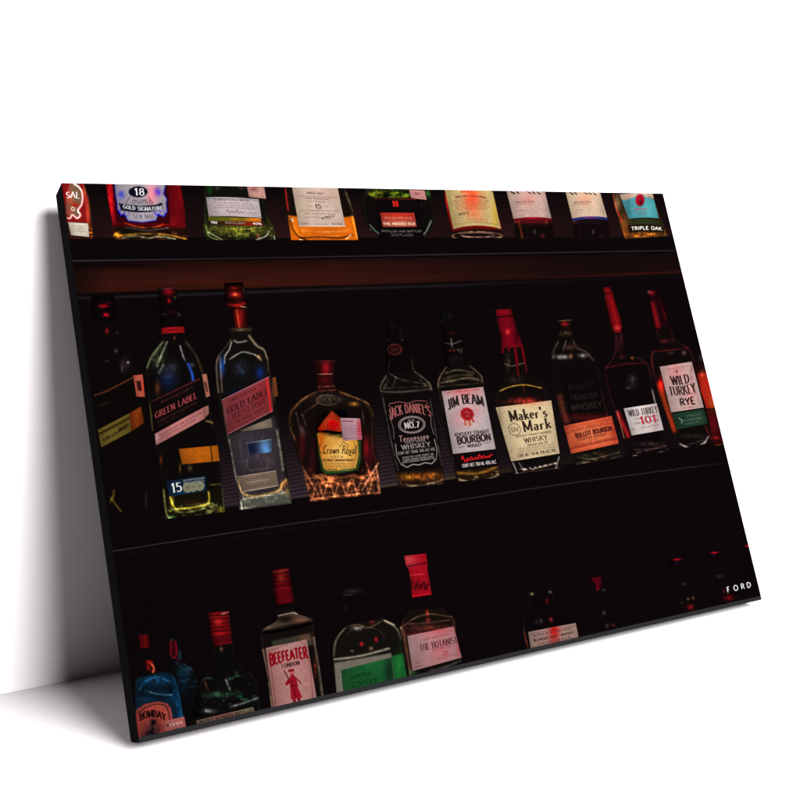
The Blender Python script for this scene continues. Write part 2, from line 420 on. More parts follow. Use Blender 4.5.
# ============================ top shelf
# 1 red label at the left edge
bt = bottle(body([(60, 183), (62, 212), (66, 239)], [(84, 183), (90, 205), (93, 239)], (40, 16, 10),
    [('p', [(60, 183), (83, 183), (88, 200), (90, 223), (66, 223)], (118, 16, 16), 1), ('b', (84), 192, 3, 8, (60, 40, 25)), ('b', 88, 212, 3, 14, (70, 38, 18)), ('l', [(88, 226), (92, 229), (99, 227)], .8, (120, 60, 10), .7),
     ('l', [(88, 233), (95, 232), (100, 229)], 1.3, (170, 90, 10), .7), ('l', [(90, 236), (100, 238)], .8, (110, 50, 10), .6), ('k', [(88, 224), (94, 224), (94, 239), (88, 239)], (120, 60, 10), .5)]), 'bottle at the upper left edge with a red label cut off by the edge, and a white sticker')
g, f = L_([(62, 183), (82, 183), (86.5, 222), (67.5, 221)], [
    ('p', [(70, 183), (79, 184), (82, 192), (81.5, 203), (77.5, 209), (80, 214), (77, 217), (73, 214), (70, 217), (66, 214), (66, 200)], (112, 84, 62), .8),
    ('l', [(74, 184), (79.5, 188), (82.3, 194), (81.8, 204), (77.8, 210.5), (80.3, 215), (77, 218.4), (72.5, 215), (70, 218.5), (67, 218)], .95, (205, 200, 195)),
    ('b', 69, 197, 3.5, 7, (90, -10, -10)), ('b', 75, 205, 4, 2.6, (50, -50, -45)), ('b', 70, 212, 3, 3, (70, -10, -10))], (128, 20, 20))
text(g, f, 'SAL', .1, .78, .31, .15, (225, 220, 214), .2, 1, skew=.1, arcv=.02); text(g, f, 'O', .28, .46, .68, .09, (220, 200, 180), .24)
sub(g, 'paper_label', bt, 'red label with a white wavy outline')
g, f = L_([(68, 222.3), (88, 223.6), (89, 237), (71, 235.2)], [('b', 80, 230, 3, 3, (-25, -20, -25))], (196, 186, 168))
for v in (.25, .45, .65): micro(g, f, .15, .8, v, .07, (150, 140, 122))
sub(g, 'sticker', bt)
# 2 silver and blue label
bt = bottle(body([(106, 184), (109, 205), (113, 226), (113, 240)], [(180, 184), (184, 205), (186, 227), (189, 240)], (62, 4, 8),
    [('p', [(112, 226), (188, 228), (190, 242), (110, 242)], (16, 9, 6), 1.5), ('b', 110, 203, 4, 30, (120, 8, 12), .5), ('b', 177, 200, 8, 30, (30, 2, 4)), ('b', 170, 222, 10, 5, (30, 4, 2), .8),
     ('l', [(125, 223), (140, 227.5), (158, 226.5), (166, 222)], 1, (120, 50, 12), .9), ('l', [(126, 227), (145, 230.5), (168, 228)], .9, (60, 58, 54), .8),
     ('l', [(114, 236), (117, 233), (120, 235.5), (140, 234), (165, 234.6), (186, 239)], 1.2, (165, 118, 22), .9), ('b', 117.5, 235, 3, 2.6, (150, 95, 15), .8),
     ('l', [(123, 238), (135, 236), (148, 238), (160, 236.5), (175, 239)], 1.1, (120, 128, 100), .8), ('k', [(112, 228), (188, 230), (188, 240), (112, 240)], (70, 40, 20), .42)], edge=(40, 4, 4)), 'dark red bottle with an ornate silver and blue label numbered 18')
outl = [(114.5, 184), (115.5, 195), (117, 204), (117.5, 210), (121, 216), (124, 214), (128, 221), (142, 222.5), (156, 220.5), (158, 214.5), (163.5, 217), (167, 212), (166, 204), (166.8, 199), (163.5, 194), (165, 186), (166, 184)]
g, f = L_([(112, 184), (168, 185), (170, 224), (117, 222)], [('p', [(100, 180), (180, 180), (180, 230), (100, 230)], (52, 4, 8), .5), ('p', outl, (150, 142, 148), .6), ('b', 152, 194, 6, 13, (70, -10, -6)), ('b', 143, 216, 10, 4, (25, 25, 28)),
    ('l', outl, 1.1, (-60, -40, 66)), ('b', 121, 195, 3, 4, (-90, -80, 50), .6), ('b', 158, 192, 3.5, 4, (-80, -80, 30), .6), ('e', 122, 212, 3, 2.6, .8, (-60, -60, 40)), ('e', 157, 212, 3.2, 2.6, .8, (-60, -60, 40)), ('e', 124, 213, 5, 4, .8, (-50, -50, 30)), ('e', 160, 213, 5, 3, .8, (-50, -50, 30)),
    ('l', [(130, 197), (126, 203)], .6, (-70, -70, -60)), ('l', [(148, 197), (153, 203)], .6, (-50, -90, -80)),
    ('p', arc(138, 192, 9.6, 5.6, 0, 360, 20), (12, 12, 26), .5), ('p', [(118.5, 203), (124, 204.3), (140, 206), (156, 204.8), (162, 202.4), (162.8, 209), (150, 212.2), (136, 212.6), (121, 210.5)], (20, 20, 34), .5)], (52, 4, 8))
text(g, f, '18', .39, .56, .195, .17, (220, 215, 215), .2, 1); text(g, f, 'GOLD SIGNATURE', .15, .88, .635, .09, (205, 205, 210), .2, 1, arcv=-.045, h=.00056)
micro(g, f, .33, .66, .42, .05, (70, 60, 80)); micro(g, f, .3, .7, .475, .05, (80, 70, 90)); text(g, f, 'SEN NAS', .32, .71, .83, .11, (92, 86, 100), .2, 1)
sub(g, 'paper_label', bt, 'silver label with a blue scalloped outline, a black oval and a black banner')
# slim glint between
# 3 green glass
bt = bottle(body([(204, 185), (203.5, 215), (204, 232), (207, 240)], [(262, 187), (268, 214), (275, 230), (275, 240)], (12, 12, 8),
    [('b', 238, 229, 34, 7, (52, 54, 12), .7), ('b', 238, 231, 34, 4, (16, 14, 2), .9), ('l', [(206, 226), (209, 236), (218, 240)], .8, (80, 96, 50), .5), ('l', [(208, 232), (222, 240)], .7, (110, 115, 100), .3), ('l', [(256, 240), (266, 236), (269, 231)], .7, (130, 130, 125), .3),
     ('l', [(213, 227), (240, 229.5), (262, 227)], .7, (60, 60, 25), 1), ('k', [(206, 227), (272, 227), (272, 239), (206, 239)], (95, 95, 40), .5, 1.1), ('b', 210, 189, 2, 6, (4, 40, 12)), ('b', 258, 236, 2, 1.6, (80, 15, 15)),
     ('l', [(274, 236), (275, 240)], .6, (120, 130, 120)), ('l', [(196.5, 198), (197.5, 205), (198.8, 213)], .9, (110, 85, 45), .3), ('b', 218, 188, 3, 2, (35, 30, 32), .8), ('b', 242, 188, 4, 1.6, (34, 20, 22), .8)], edge=(20, 26, 8)), 'green glass bottle with a white label over a green and orange band')
g, f = L_([(206, 197.5), (258.5, 199.5), (261.5, 218.5), (208.5, 216.5)], [('b', 232, 207, 26, 10, (14, 6, 10)), ('l', [(207.5, 198.5), (257.5, 200.8), (260, 217.3), (209.6, 215.6), (207.5, 198.5)], .5, (-80, -60, -60))], (172, 160, 160), bulge=-1)
text(g, f, 'BLENDED SCOTCH WHISKY', .14, .83, .13, .1, (84, 66, 72), .2, 1)
for v in (.3, .43, .55): micro(g, f, .1 + .06 * random.random(), .88, v, .05, (120, 100, 104))
micro(g, f, .06, .2, .76, .05, (130, 108, 112)); micro(g, f, .78, .93, .76, .05, (130, 108, 112))
line(g, f, smooth([(.35, .8), (.38, .64), (.4, .84), (.44, .72), (.46, .8), (.5, .7), (.52, .82), (.56, .62), (.57, .84), (.61, .74), (.64, .8), (.68, .76)], 5), .5, (70, 62, 70))
sub(g, 'paper_label', bt, 'white label with a handwritten signature')
g, f = L_([(208, 216.6), (260.5, 218.6), (263, 226), (208.6, 224.8)], [('p', [(206, 221.2), (265, 221.8), (265, 229), (206, 229)], (48, 18, 14), .5), ('b', 256, 219, 10, 3, (140, 30, 0)), ('b', 250, 225, 16, 3, (80, 6, 0)), ('b', 234, 219, 5, 2, (50, 10, 0))], (84, 84, 20))
text(g, f, '700', .04, .16, .72, .26, (210, 205, 200), .24); text(g, f, 'DISTILLERY', .31, .68, .72, .22, (150, 130, 120), .2); text(g, f, '40%', .82, .98, .72, .28, (225, 205, 200), .24)
sub(g, 'label_band', bt)
g, f = L_([(246.8, 186.8), (264, 187.3), (266, 198.8), (249, 197)], [('b', 254, 189.5, 4, 3, (-50, -55, -45), .5)], (188, 138, 128))
micro(g, f, .15, .85, .86, .08, (120, 80, 80)); sub(g, 'sticker', bt, 'pink sticker at the top')
# 4 cream label over orange liquid
bt = bottle(body([(284, 186), (287, 212), (291, 240)], [(346, 188), (353, 212), (358, 240)], (16, 9, 7),
    [('p', [(288, 215.5), (297, 216.5), (343, 217.5), (354, 216), (359, 241), (291, 241)], (184, 84, 10), .8), ('b', 300, 228, 10, 8, (20, 14, 0)), ('b', 346, 226, 7, 8, (14, 8, 0)), ('l', [(290, 218), (292, 228), (298, 236), (306, 240)], 1, (-130, -60, -5)), ('l', [(300, 238), (320, 237), (340, 238), (352, 235)], 1.2, (-130, -64, -4)),
     ('l', [(291, 219), (293, 221)], 1.1, (20, 80, 130)), ('l', [(293, 217), (297, 232), (305, 236.5), (340, 236)], .6, (40, 40, 30), .5), ('l', [(302, 231), (330, 232), (350, 230)], 1.2, (16, 40, 50), 1), ('l', [(285, 190), (288, 210)], 1.4, (110, 12, 8), .4), ('b', 280, 218, 2.5, 8, (70, 20, 4)),
     ('l', [(346, 193), (352, 208), (354, 214)], 1.6, (44, 60, 40), .7), ('l', [(352, 216), (357, 238)], .9, (60, 70, 40), .2), ('l', [(300, 239.5), (304, 241)], .7, (150, 150, 150)), ('l', [(346, 239), (351, 235)], .8, (150, 140, 130), .3)], edge=(20, 10, 5)), 'bottle of orange whisky with a tall cream label numbered 15')
g, f = L_([(291.7, 186), (337.5, 188), (345.3, 226.8), (298.8, 226.5)], [('b', 300, 212, 12, 12, (12, 12, 4)), ('b', 328, 196, 12, 10, (-10, -14, -14)), ('l', [(298.8, 226.5), (345.3, 226.8)], 1.1, (40, 40, 30))], (190, 166, 150), speck=.08)
text(g, f, 'SINGLE MALT', .3, .68, .16, .05, (110, 84, 80), .24); micro(g, f, .06, .94, .25, .03, (140, 112, 104)); text(g, f, 'RARE PRESERVED', .24, .76, .3, .035, (120, 90, 84), .24); micro(g, f, .28, .68, .37, .03, (140, 112, 104))
text(g, f, '15', .43, .56, .49, .1, (60, 40, 42), .26, 1); micro(g, f, .25, .38, .5, .03, (140, 112, 104)); micro(g, f, .62, .72, .5, .03, (140, 112, 104))
for v, a, c in ((.6, .1, .9), (.68, .16, .84), (.77, .15, .48)): micro(g, f, a, c, v, .035, (140, 112, 104))
line(g, f, smooth([(.5, .8), (.55, .77), (.54, .82), (.6, .75), (.62, .8), (.66, .75), (.68, .79), (.74, .76)], 5), .6, (60, 48, 50))
line(g, f, [(.6, .75), (.82, .73)], .6, (60, 48, 50)); micro(g, f, .05, .22, .93, .05, (110, 92, 80)); micro(g, f, .36, .64, .94, .03, (150, 130, 116)); micro(g, f, .72, .95, .93, .05, (110, 92, 80))
sub(g, 'paper_label', bt)
# 5 round black bottle
bt = bottle(body([(364, 188), (362, 210), (369, 228), (384, 240)], [(430, 190), (434, 210), (432, 228), (424, 240)], (9, 7, 6),
    [('k', [(368, 189), (411, 190), (411, 198), (368, 197)], (130, 130, 16), .66, 1.4), ('k', [(370, 189), (411, 190), (411, 198), (370, 197)], (10, 40, 6), .8, 2), ('b', 428, 193, 3, 4, (18, 60, 22), .6), ('l', [(376, 199.5), (416, 200)], .7, (150, 24, 14), .4), ('l', [(380, 207.5), (413, 208.5)], .8, (70, 14, 14), .5), ('l', [(400, 203.5), (414, 205)], .8, (70, 14, 20), .5),
     ('l', [(370, 225), (378, 233), (392, 239.5)], .9, (66, 84, 66), .3), ('b', 388, 237, 6, 2, (16, 50, 20), .8), ('l', [(416, 239), (425, 233), (431, 221)], 1, (90, 100, 92), .3), ('l', [(370, 229), (375, 241)], .7, (90, 104, 100), .3), ('l', [(434, 229), (434.5, 240)], 1, (70, 84, 84), .2),
     ('b', 435, 211.5, 1, 2, (110, 80, 50)), ('b', 419, 205, 3, 2, (50, 8, 14)), ('b', 421, 235, 3, 1.4, (80, 24, 8))], edge=(12, 14, 12)), 'black round bottle with a red and pink band label and red number 18')
g, f = L_([(376, 199), (420, 200), (424, 240), (380, 240)], [], (10, 6, 7), h=.00035)
text(g, f, '18', .36, .49, .11, .13, (200, 34, 22), .24, 1); text(g, f, 'DISTILLED AND BOTTLED', .05, .96, .79, .045, (88, 84, 80), .22, arcv=-.01); text(g, f, 'SCOTLAND', .26, .76, .88, .055, (76, 76, 72), .2)
sub(g, 'printed_lettering', bt)
g, f = L_([(380, 212.8), (414, 213), (416.6, 226.8), (382.4, 227)], [('b', 399, 224, 22, 4, (14, 50, 34)), ('b', 400, 215, 22, 5, (20, -4, -6))], (150, 44, 34))
micro(g, f, .1, .9, .36, .12, (196, 116, 98)); text(g, f, 'THE ABODES OLD', .04, .96, .78, .15, (228, 190, 170), .24); sub(g, 'paper_label', bt, 'red and pink label')
g, f = L_([(409, 190), (424.5, 190.6), (426.5, 200), (411, 198)], [('b', 417, 193.5, 4, 2, (-50, -50, -40), .5)], (190, 130, 124)); micro(g, f, .15, .85, .8, .1, (120, 80, 80)); sub(g, 'sticker', bt, 'pink sticker at the top')
# 6 yellow cream label
bt = bottle(body([(444, 190), (448, 215), (452, 231), (451, 238)], [(492, 191), (498, 215), (502, 229), (503, 238)], (90, 8, 8),
    [('p', [(449, 231.5), (475, 228.5), (503, 230), (504, 241), (449, 241)], (18, 8, 7), 1), ('b', 446, 203, 2, 9, (110, 20, 20)), ('e', 477, 236, 25, 4.2, .9, (110, 84, 60), 0, 360, .8), ('e', 477, 235, 17, 2.2, .8, (84, 70, 60), 0, 360, .9), ('l', [(462, 236), (470, 237), (500, 237)], .7, (120, 90, 80), 1), ('b', 476, 240, 3, 1.2, (150, 20, 10))]), 'red bottle with a pale yellow curved label glowing orange at its centre')
g, f = L_([(444.8, 190), (492.5, 191.6), (500.8, 229), (453.2, 229.2)], [('b', 472, 196, 8, 9, (44, -70, -56)), ('b', 472, 206, 8, 9, (26, -48, -40)), ('b', 478, 217, 6, 6, (10, -20, -16)), ('b', 449, 208, 2.5, 30, (-20, -10, -20)), ('b', 495, 214, 3, 20, (10, 0, -46))], (184, 158, 104), bulge=-3.5)
micro(g, f, .32, .66, .1, .1, (210, 60, 40)); text(g, f, 'SINGLE MALT SCOTCH WHISKY', .17, .83, .23, .05, (112, 60, 46), .26)
for k, v in enumerate(np.linspace(.31, .56, 6)): micro(g, f, .14 + .03 * (k % 2), .86 - .04 * (k % 3), v, .035, (160, 96, 70))
text(g, f, 'AGED 12', .17, .38, .67, .07, (84, 64, 50), .22, 1); micro(g, f, .34, .55, .74, .04, (210, 70, 44)); micro(g, f, .16, .3, .77, .03, (140, 116, 80)); micro(g, f, .34, .74, .84, .04, (170, 70, 50)); micro(g, f, .04, .96, .91, .035, (130, 104, 66)); sub(g, 'paper_label', bt)
# 7 pink label, 8 cream label
for (q, base, band, lab, seam) in (([(506.5, 191.8), (544.8, 192.3), (551.2, 218.5), (513.4, 219)], (180, 148, 137), (98, 10, 26), 'bottle with a blush pink label edged in dark red along its bottom', 1),
                             ([(565.5, 192.5), (600, 193.2), (607, 217.6), (572, 218.6)], (196, 168, 142), (34, 40, 104), 'bottle with a cream label edged in dark blue along its bottom', 0)):
    (x0, y0), (x1, y1), (x2, y2), (x3, y3) = q
    bt = bottle(body([(x0 - .6, y0), (x3, y3), (x3 + 2, 239)], [(x1 + .6, y1), (x2 + .4, y2), (x2 + 3, 239)], (12, 6, 6),
        [('b', (x2 + x3) / 2, 221.5, 21, 2.6, (64, 6, 10) if seam else (8, 4, 10)), ('l', [(x3 + 5, 220), (x3 + 9, 238)], 1.2, (70, 26, 6) if seam else (6, 4, 4), .4), ('b', x3 + 21, 232, 1.2, 2, (50, 44, 50)), ('b', x3 + 29, 236, 2, 2, (60, 10, 14) if seam else (14, 8, 10)), ('b', x2 - 5, 221.5, 1.2, 3, (70, 26, 6) if seam else (0, 0, 0)), ('b', x3 + 2, 221, 2, 2, (60, 20, 4))]), lab)
    g, f = L_(q, [('b', (x0 + x1) / 2 + 2, 200, 7, 6, (6, -22, -24)), ('b', x2 - 3, 208, 3, 16, (-24, -20, -16)), ('b', x0 + 4, 200, 3, 16, (6, 8, 4))], base, bulge=-1.6)
    for a, c in ((.1, .2), (.24, .3), (.5, .62), (.66, .72), (.78, .86)): line(g, f, [(a, .0), (c, .12)], 1.6, (26, 20, 22))
    text(g, f, 'SINGLE MALT SCOTCH', .16, .66, .42, .05, (110, 78, 76), .24); micro(g, f, .14, .56, .5, .04, (140, 104, 100)); micro(g, f, .14, .38, .73, .03, (140, 104, 100)); sub(g, 'paper_label', bt)
    g, f = L_([(x3 - .2, y3), (x2, y2), (x2 + .5, y2 + 2.6), (x3 + 1, y3 + 2.4)], [('b', (x2 + x3) / 2, 217.5, 6, 2, (60, 0, 0))], band, bulge=-1.7); sub(g, 'label_band', bt)
# 9 teal label
bt = bottle(body([(612, 193), (617, 215), (625, 239)], [(652, 194), (660, 216), (668, 236)], (26, 18, 10),
    [('b', 617, 203, 3.5, 8, (84, 66, 42)), ('l', [(612, 194), (616, 208), (622, 222)], 1.4, (84, 8, 8), .3), ('b', 624, 228, 4, 14, (80, 34, 10)), ('b', 644, 222, 18, 4, (10, 26, 12)), ('b', 645, 235, 20, 3.5, (80, 36, 6), .6), ('k', [(630, 230), (666, 230), (666, 238), (630, 238)], (160, 96, 20), .62, 1.2), ('k', [(620, 215), (630, 215), (634, 236), (622, 236)], (40, 20, 6), .6)], edge=(30, 20, 8)), 'bottle with a turquoise label and a red oval seal, near the upper right corner')
g, f = L_([(619.5, 194.6), (652.5, 194.2), (658.5, 218.3), (628.5, 219)], [('p', [(618, 193), (654, 193.5), (655, 200), (648, 198), (642, 195), (636, 196.5), (626, 200), (620.5, 200)], (186, 156, 136), .6), ('b', 650, 210, 6, 8, (8, 18, 14)), ('b', 628, 207, 3, 14, (-8, -24, -20)), ('p', arc(639.8, 200.3, 4.7, 6.2, 0, 360, 18), (150, 12, 30), .6), ('b', 641, 203, 2, 3, (-90, -6, -16)), ('l', [(648, 196.5), (654, 200)], .6, (-110, -90, -80))], (66, 140, 146), bulge=-1)
text(g, f, 'SINGLE MALT', .3, .7, .64, .06, (150, 50, 90), .26); micro(g, f, .22, .74, .77, .04, (130, 60, 100)); micro(g, f, .36, .62, .86, .04, (130, 60, 100)); sub(g, 'paper_label', bt)
g, f = L_([(628, 225.5), (663, 225.5), (664, 233), (629, 233)], [], (30, 18, 9), bulge=-1.2, h=.00035); text(g, f, 'TRIPLE OAK', .08, .94, .5, .42, (208, 204, 194), .24); sub(g, 'printed_lettering', bt)

# ============================ middle shelf
# 10 leftmost
bt = bottle(body([(90, 318), (92, 345), (92, 372), (98, 430), (112, 516)], [(116, 318), (128, 345), (140, 372), (146, 430), (150, 512)], (9, 6, 6),
    [('l', [(93, 396), (108, 390.5), (133, 377.5)], .9, (74, 34, 16), .3), ('b', 107, 331, 1.6, 3, (110, 4, 14)), ('b', 116, 351, 1.6, 2, (44, 44, 50)), ('b', 128, 362.5, 1.4, 1.4, (100, 100, 96)), ('b', 122, 368, 1, 4, (50, 40, 46)), ('b', 107, 361, 2, 1, (30, 28, 30)), ('b', 117, 333, 1.4, 1.2, (28, 28, 30)),
     ('b', 125, 364, 4, 6, (20, 14, 18), .9), ('l', [(100, 406), (105, 404), (110, 402)], 1, (26, 14, 8), .6), ('b', 145, 382, 1.6, 14, (36, 18, 8)), ('b', 146, 500, 1, 8, (16, 18, 20)), ('l', [(114, 491), (113, 497), (109, 503)], 1.5, (58, 46, 10), .5), ('l', [(111, 498), (116, 505), (121, 511)], 1.1, (70, 56, 14), .4), ('l', [(109, 505), (107, 510)], 1, (48, 38, 8), .4)]), 'nearly black square bottle at the left edge with slanting olive label strip')
sub(body([(91, 296), (91.5, 302), (92.5, 320)], [(113, 294), (115, 302), (115, 320)], (8, 5, 6), [('b', 103, 306, 4, 1.7, (190, 4, 22), .5), ('b', 106, 315, 2.6, 1.8, (215, 8, 26), .4), ('b', 108, 302.5, 3, 1, (50, 2, 6))], h=.0003), 'cap', bt)
g, f = L_([(133, 375.5), (142.5, 374.6), (144.8, 397), (136.3, 396.6)], [('p', [(136, 381), (140.5, 381), (142, 391), (138, 391)], (40, 12, 14), .8), ('b', 143.5, 385, 1.4, 6, (60, -10, -10))], (158, 72, 54)); sub(g, 'sticker', bt, 'orange pink tax stamp')
g, f = L_([(97.7, 430), (129, 413.5), (131, 431.5), (101, 447.5)], [('l', [(98, 434.5), (130, 417.5)], 1.2, (-66, -60, -22))], (88, 74, 26)); micro(g, f, .1, .9, .34, .1, (40, 32, 14)); text(g, f, 'BLENDED SCOTCH', .1, .6, .68, .16, (36, 30, 14), .24); text(g, f, 'WHISKY', .62, .95, .6, .24, (36, 28, 14), .28); sub(g, 'paper_label', bt, 'slanting olive label strip')
g, f = L_([(129, 413.5), (141, 406.5), (144, 423), (131, 431.5)], [('b', 137, 414, 3, 12, (30, 10, 2), .8)], (88, 36, 10)); sub(g, 'label_band', bt, 'orange brown end of the slanting strip')
# 11 green label
bt = bottle(body([(161, 326), (162, 338), (149, 358), (146, 372), (151, 425), (160, 470), (165, 519)], [(184, 326), (185, 336), (197, 355), (205, 372), (214, 430), (220, 470), (225, 512)], (9, 7, 6),
    [('b', 158, 357, 6, 10, (34, 38, 26), .9), ('l', [(163, 342), (152, 356), (147, 368)], 1.4, (64, 70, 50), .5), ('l', [(167, 342), (161, 356), (157, 366)], 1.3, (90, 92, 76), .9), ('l', [(163, 365), (159, 373)], 1.5, (80, 84, 80), .9), ('b', 168, 380, 8, 9, (4, 14, 40)), ('l', [(163, 377), (170, 377)], .8, (14, 22, 30), .5), ('b', 171, 370, 6, 7, (22, 26, 30), .8),
     ('l', [(180, 346), (183, 356), (185, 361)], 1.1, (110, 112, 110), .8), ('l', [(188, 364), (192, 374), (193, 380)], 1.8, (20, 66, 160), .4), ('l', [(186, 342), (196, 356), (202, 372)], 1.6, (34, 24, 14), .5), ('b', 192, 365, 2, 2, (50, 50, 60)), ('b', 174.5, 338, 1, 1.5, (110, 40, 34)), ('b', 157.5, 388, 2, 6, (70, 32, 12)), ('b', 208, 384, 1.5, 8, (50, 26, 10)),
     ('l', [(150, 404), (152.5, 430)], .9, (60, 56, 18), .4), ('b', 161, 460, 1.2, 4, (80, 28, 6)), ('l', [(206, 421), (213, 423), (214.5, 427)], 1.1, (110, 86, 34), .4), ('b', 190, 468, 2, 3, (54, 44, 20)), ('b', 180, 468, 1, 5, (70, 44, 10)),
     ('p', [(166, 495), (208, 490), (222, 488), (224, 512), (166, 519)], (14, 12, 6), 2), ('l', [(163.5, 490), (166, 512), (170, 519)], 1.3, (90, 100, 44), .6), ('l', [(170, 497), (174, 507), (180, 509), (205, 505), (209, 500), (208.5, 492)], 1.2, (150, 132, 34), .4), ('b', 172, 502, 1.8, 5, (120, 110, 30)), ('l', [(176, 512), (190, 512), (206, 508)], 1, (80, 84, 44), .9), ('k', [(167, 508), (222, 500), (224, 513), (170, 520)], (120, 124, 60), .5, 1.3),
     ('b', 171, 518, 4, 2, (60, 100, 60), .7), ('b', 221, 510, 4, 2.6, (120, 110, 34), .9), ('l', [(210, 485), (221, 484)], .8, (84, 70, 24), .8), ('l', [(222, 486), (224, 508)], .9, (46, 48, 30), .5), ('b', 190, 502, 12, 3, (14, 4, 2))], edge=(6, 6, 4)), 'tall square bottle with a slanting black label and a dark blue strip numbered 15')
sub(body([(157.5, 288), (159, 300), (160.5, 328)], [(176, 288), (178, 300), (184.5, 328)], (12, 5, 6), [('b', 168.5, 291.5, 5.5, 3.6, (120, 6, 14)), ('b', 169, 301, 1.6, 2, (170, 6, 16)), ('b', 163, 314.5, 3, 1, (34, 34, 36)), ('b', 179, 314.5, 1.6, 1.6, (50, 44, 44)), ('b', 171, 312, 2.4, 1, (50, 4, 10)), ('b', 175, 297.5, 1.2, 1.4, (60, 60, 30)), ('l', [(158, 289), (176, 288)], .6, (26, 26, 28))], h=.0003), 'cap', bt)
g, f = L_([(161.3, 328.2), (184, 327), (184.5, 333), (161.6, 334.3)], [('b', 172, 330.5, 9, 4, (40, 4, 6))], (112, 12, 16), bulge=-.5); [line(g, f, [(.3 + .06 * k, .3), (.3 + .06 * k, .7)], .7, (60, 6, 8)) for k in range(8)]; sub(g, 'neck_band', bt, 'bright red neck band')
g, f = L_([(150, 402), (200, 378), (203, 408), (154.5, 433)], [('l', [(151, 401.5), (201, 378)], .9, (70, 24, 20))], (13, 7, 8)); micro(g, f, .2, .84, .18, .07, (58, 28, 26)); text(g, f, 'GREEN LABEL', .06, .9, .49, .19, (138, 56, 58), .17, 1); micro(g, f, .08, .9, .72, .07, (48, 24, 24)); micro(g, f, .1, .6, .86, .05, (36, 18, 18)); sub(g, 'paper_label', bt, 'slanting black label with pink capital letters')
g, f = L_([(154.6, 434), (203, 407.5), (204, 419), (156, 445.3)], [('b', 157, 438, 2.4, 5, (40, 50, 50)), ('b', 185, 425, 16, 8, (10, 6, 4))], (158, 98, 96)); micro(g, f, .08, .96, .36, .13, (92, 48, 52)); line(g, f, [(.07, .66), (.84, .62)], .6, (96, 50, 54)); sub(g, 'label_band', bt, 'slanting pink strip')
g, f = L_([(203, 407.5), (208.3, 405.5), (208.8, 413.5), (204, 419)], [], (132, 84, 76)); sub(g, 'label_band', bt)
g, f = L_([(201.8, 374.5), (206.5, 374), (210, 396), (205.8, 397.5)], [('p', [(204, 382), (206, 382), (208, 392), (206.5, 392)], (50, 24, 20), .6)], (150, 92, 76)); sub(g, 'sticker', bt, 'pink brown tax stamp')
g, f = L_([(178.7, 449), (217.5, 445.5), (219.5, 461), (182, 464.5)], [('l', [(210.5, 446), (212.5, 463)], .9, (-130, -60, -8)), ('b', 200, 455, 16, 8, (16, 6, 0), .9)], (150, 76, 12)); sub(g, 'label_band', bt, 'glowing orange band')
g, f = L_([(166.5, 481), (205.5, 476), (206.5, 491), (169, 496.5)], [('b', 187, 494, 16, 3, (4, 16, 18))], (14, 30, 48))
text(g, f, '15', .1, .35, .5, .56, (196, 196, 192), .19, 1); micro(g, f, .42, .96, .12, .1, (120, 130, 136)); micro(g, f, .42, .96, .28, .09, (110, 120, 126))
for cx in (.51, .66, .83):
    for r in np.linspace(.02, .3, 7): line(g, f, [(cx + .37 * r * math.cos(a), .6 + r * math.sin(a)) for a in np.linspace(0, 6.3, 16)], 1.1, (108, 108, 88) if r > .1 else (84, 84, 70), .00052)
sub(g, 'paper_label', bt, 'dark blue strip with white number and three grey medals')
# 12 gold label
bt = bottle(body([(229, 330), (230, 340), (217, 358), (216, 375), (220, 410), (230, 450), (239, 510)], [(252, 330), (253, 338), (265, 350), (271, 372), (277, 410), (284, 450), (292, 504)], (12, 10, 9),
    [('l', [(230, 340), (219, 354), (216, 368), (218, 392)], 1.6, (66, 56, 42), .4), ('l', [(231.5, 342), (229, 350), (225, 356), (224.5, 363)], 1, (110, 106, 96), .4), ('l', [(234, 340.5), (238, 342.5), (246, 341)], 1.2, (96, 94, 86), .3), ('l', [(230, 359), (237, 354.5), (243, 352), (251, 353.5), (257, 356), (261, 360)], 1.1, (120, 118, 108), .5),
     ('l', [(249, 336), (257, 346), (264, 350), (267, 358)], 1.6, (96, 86, 64), .4), ('b', 259, 357, 2, 2, (110, 66, 30)), ('b', 222, 366, 2.6, 9, (8, 44, 110)), ('l', [(220, 358), (222, 392)], 1.2, (66, 50, 36), .4), ('b', 260, 373, 4, 6, (4, 22, 80)), ('b', 241, 369, 6, 6.5, (18, 28, 42), .9), ('b', 236, 392, 8, 5, (-2, 2, 16)), ('l', [(268, 358), (268, 372)], 1, (40, 30, 24), .5),
     ('b', 273.6, 388, 1.6, 10, (80, 44, 20)), ('p', [(228, 436), (275, 416), (282, 468), (290, 490), (291, 503), (240, 510)], (34, 30, 33), 1.5), ('b', 254, 446, 18, 20, (16, 13, 16), .9), ('b', 268, 462, 10, 14, (14, 10, 10), .9), ('l', [(240, 440), (244, 470)], 2, (16, 14, 14), .9), ('l', [(247, 458), (249, 470), (268, 468)], 1, (30, 26, 26), .5),
     ('l', [(229, 440), (236, 478), (243, 495), (246, 509)], 1.3, (66, 62, 48), .7), ('l', [(224, 414), (228, 440), (231, 470)], 1, (44, 40, 30), .7), ('l', [(277, 430), (281, 455), (283, 470)], 1.6, (84, 78, 66), .6), ('l', [(281, 424), (289, 470), (291, 500)], 1, (46, 40, 34), .7),
     ('l', [(239, 480), (243, 493), (256, 496.5), (278, 491), (282, 484), (286, 480)], 1.5, (150, 112, 40), .7), ('b', 284, 484, 4.5, 6, (46, 22, 8), .9), ('b', 287, 494, 3, 4, (110, 86, 30), .9), ('p', [(240, 499), (288, 492), (291, 503), (240, 510)], (74, 76, 66), 1.4, .75), ('k', [(240, 494), (290, 488), (291, 504), (240, 510)], (110, 108, 90), .45, 1.4), ('l', [(243, 499), (285, 493)], .7, (100, 100, 90), .6),
     ('l', [(241, 502), (242, 510)], .8, (120, 120, 110), .3)], edge=(10, 8, 6)), 'square clear bottle with a slanting maroon label and grey glass below')
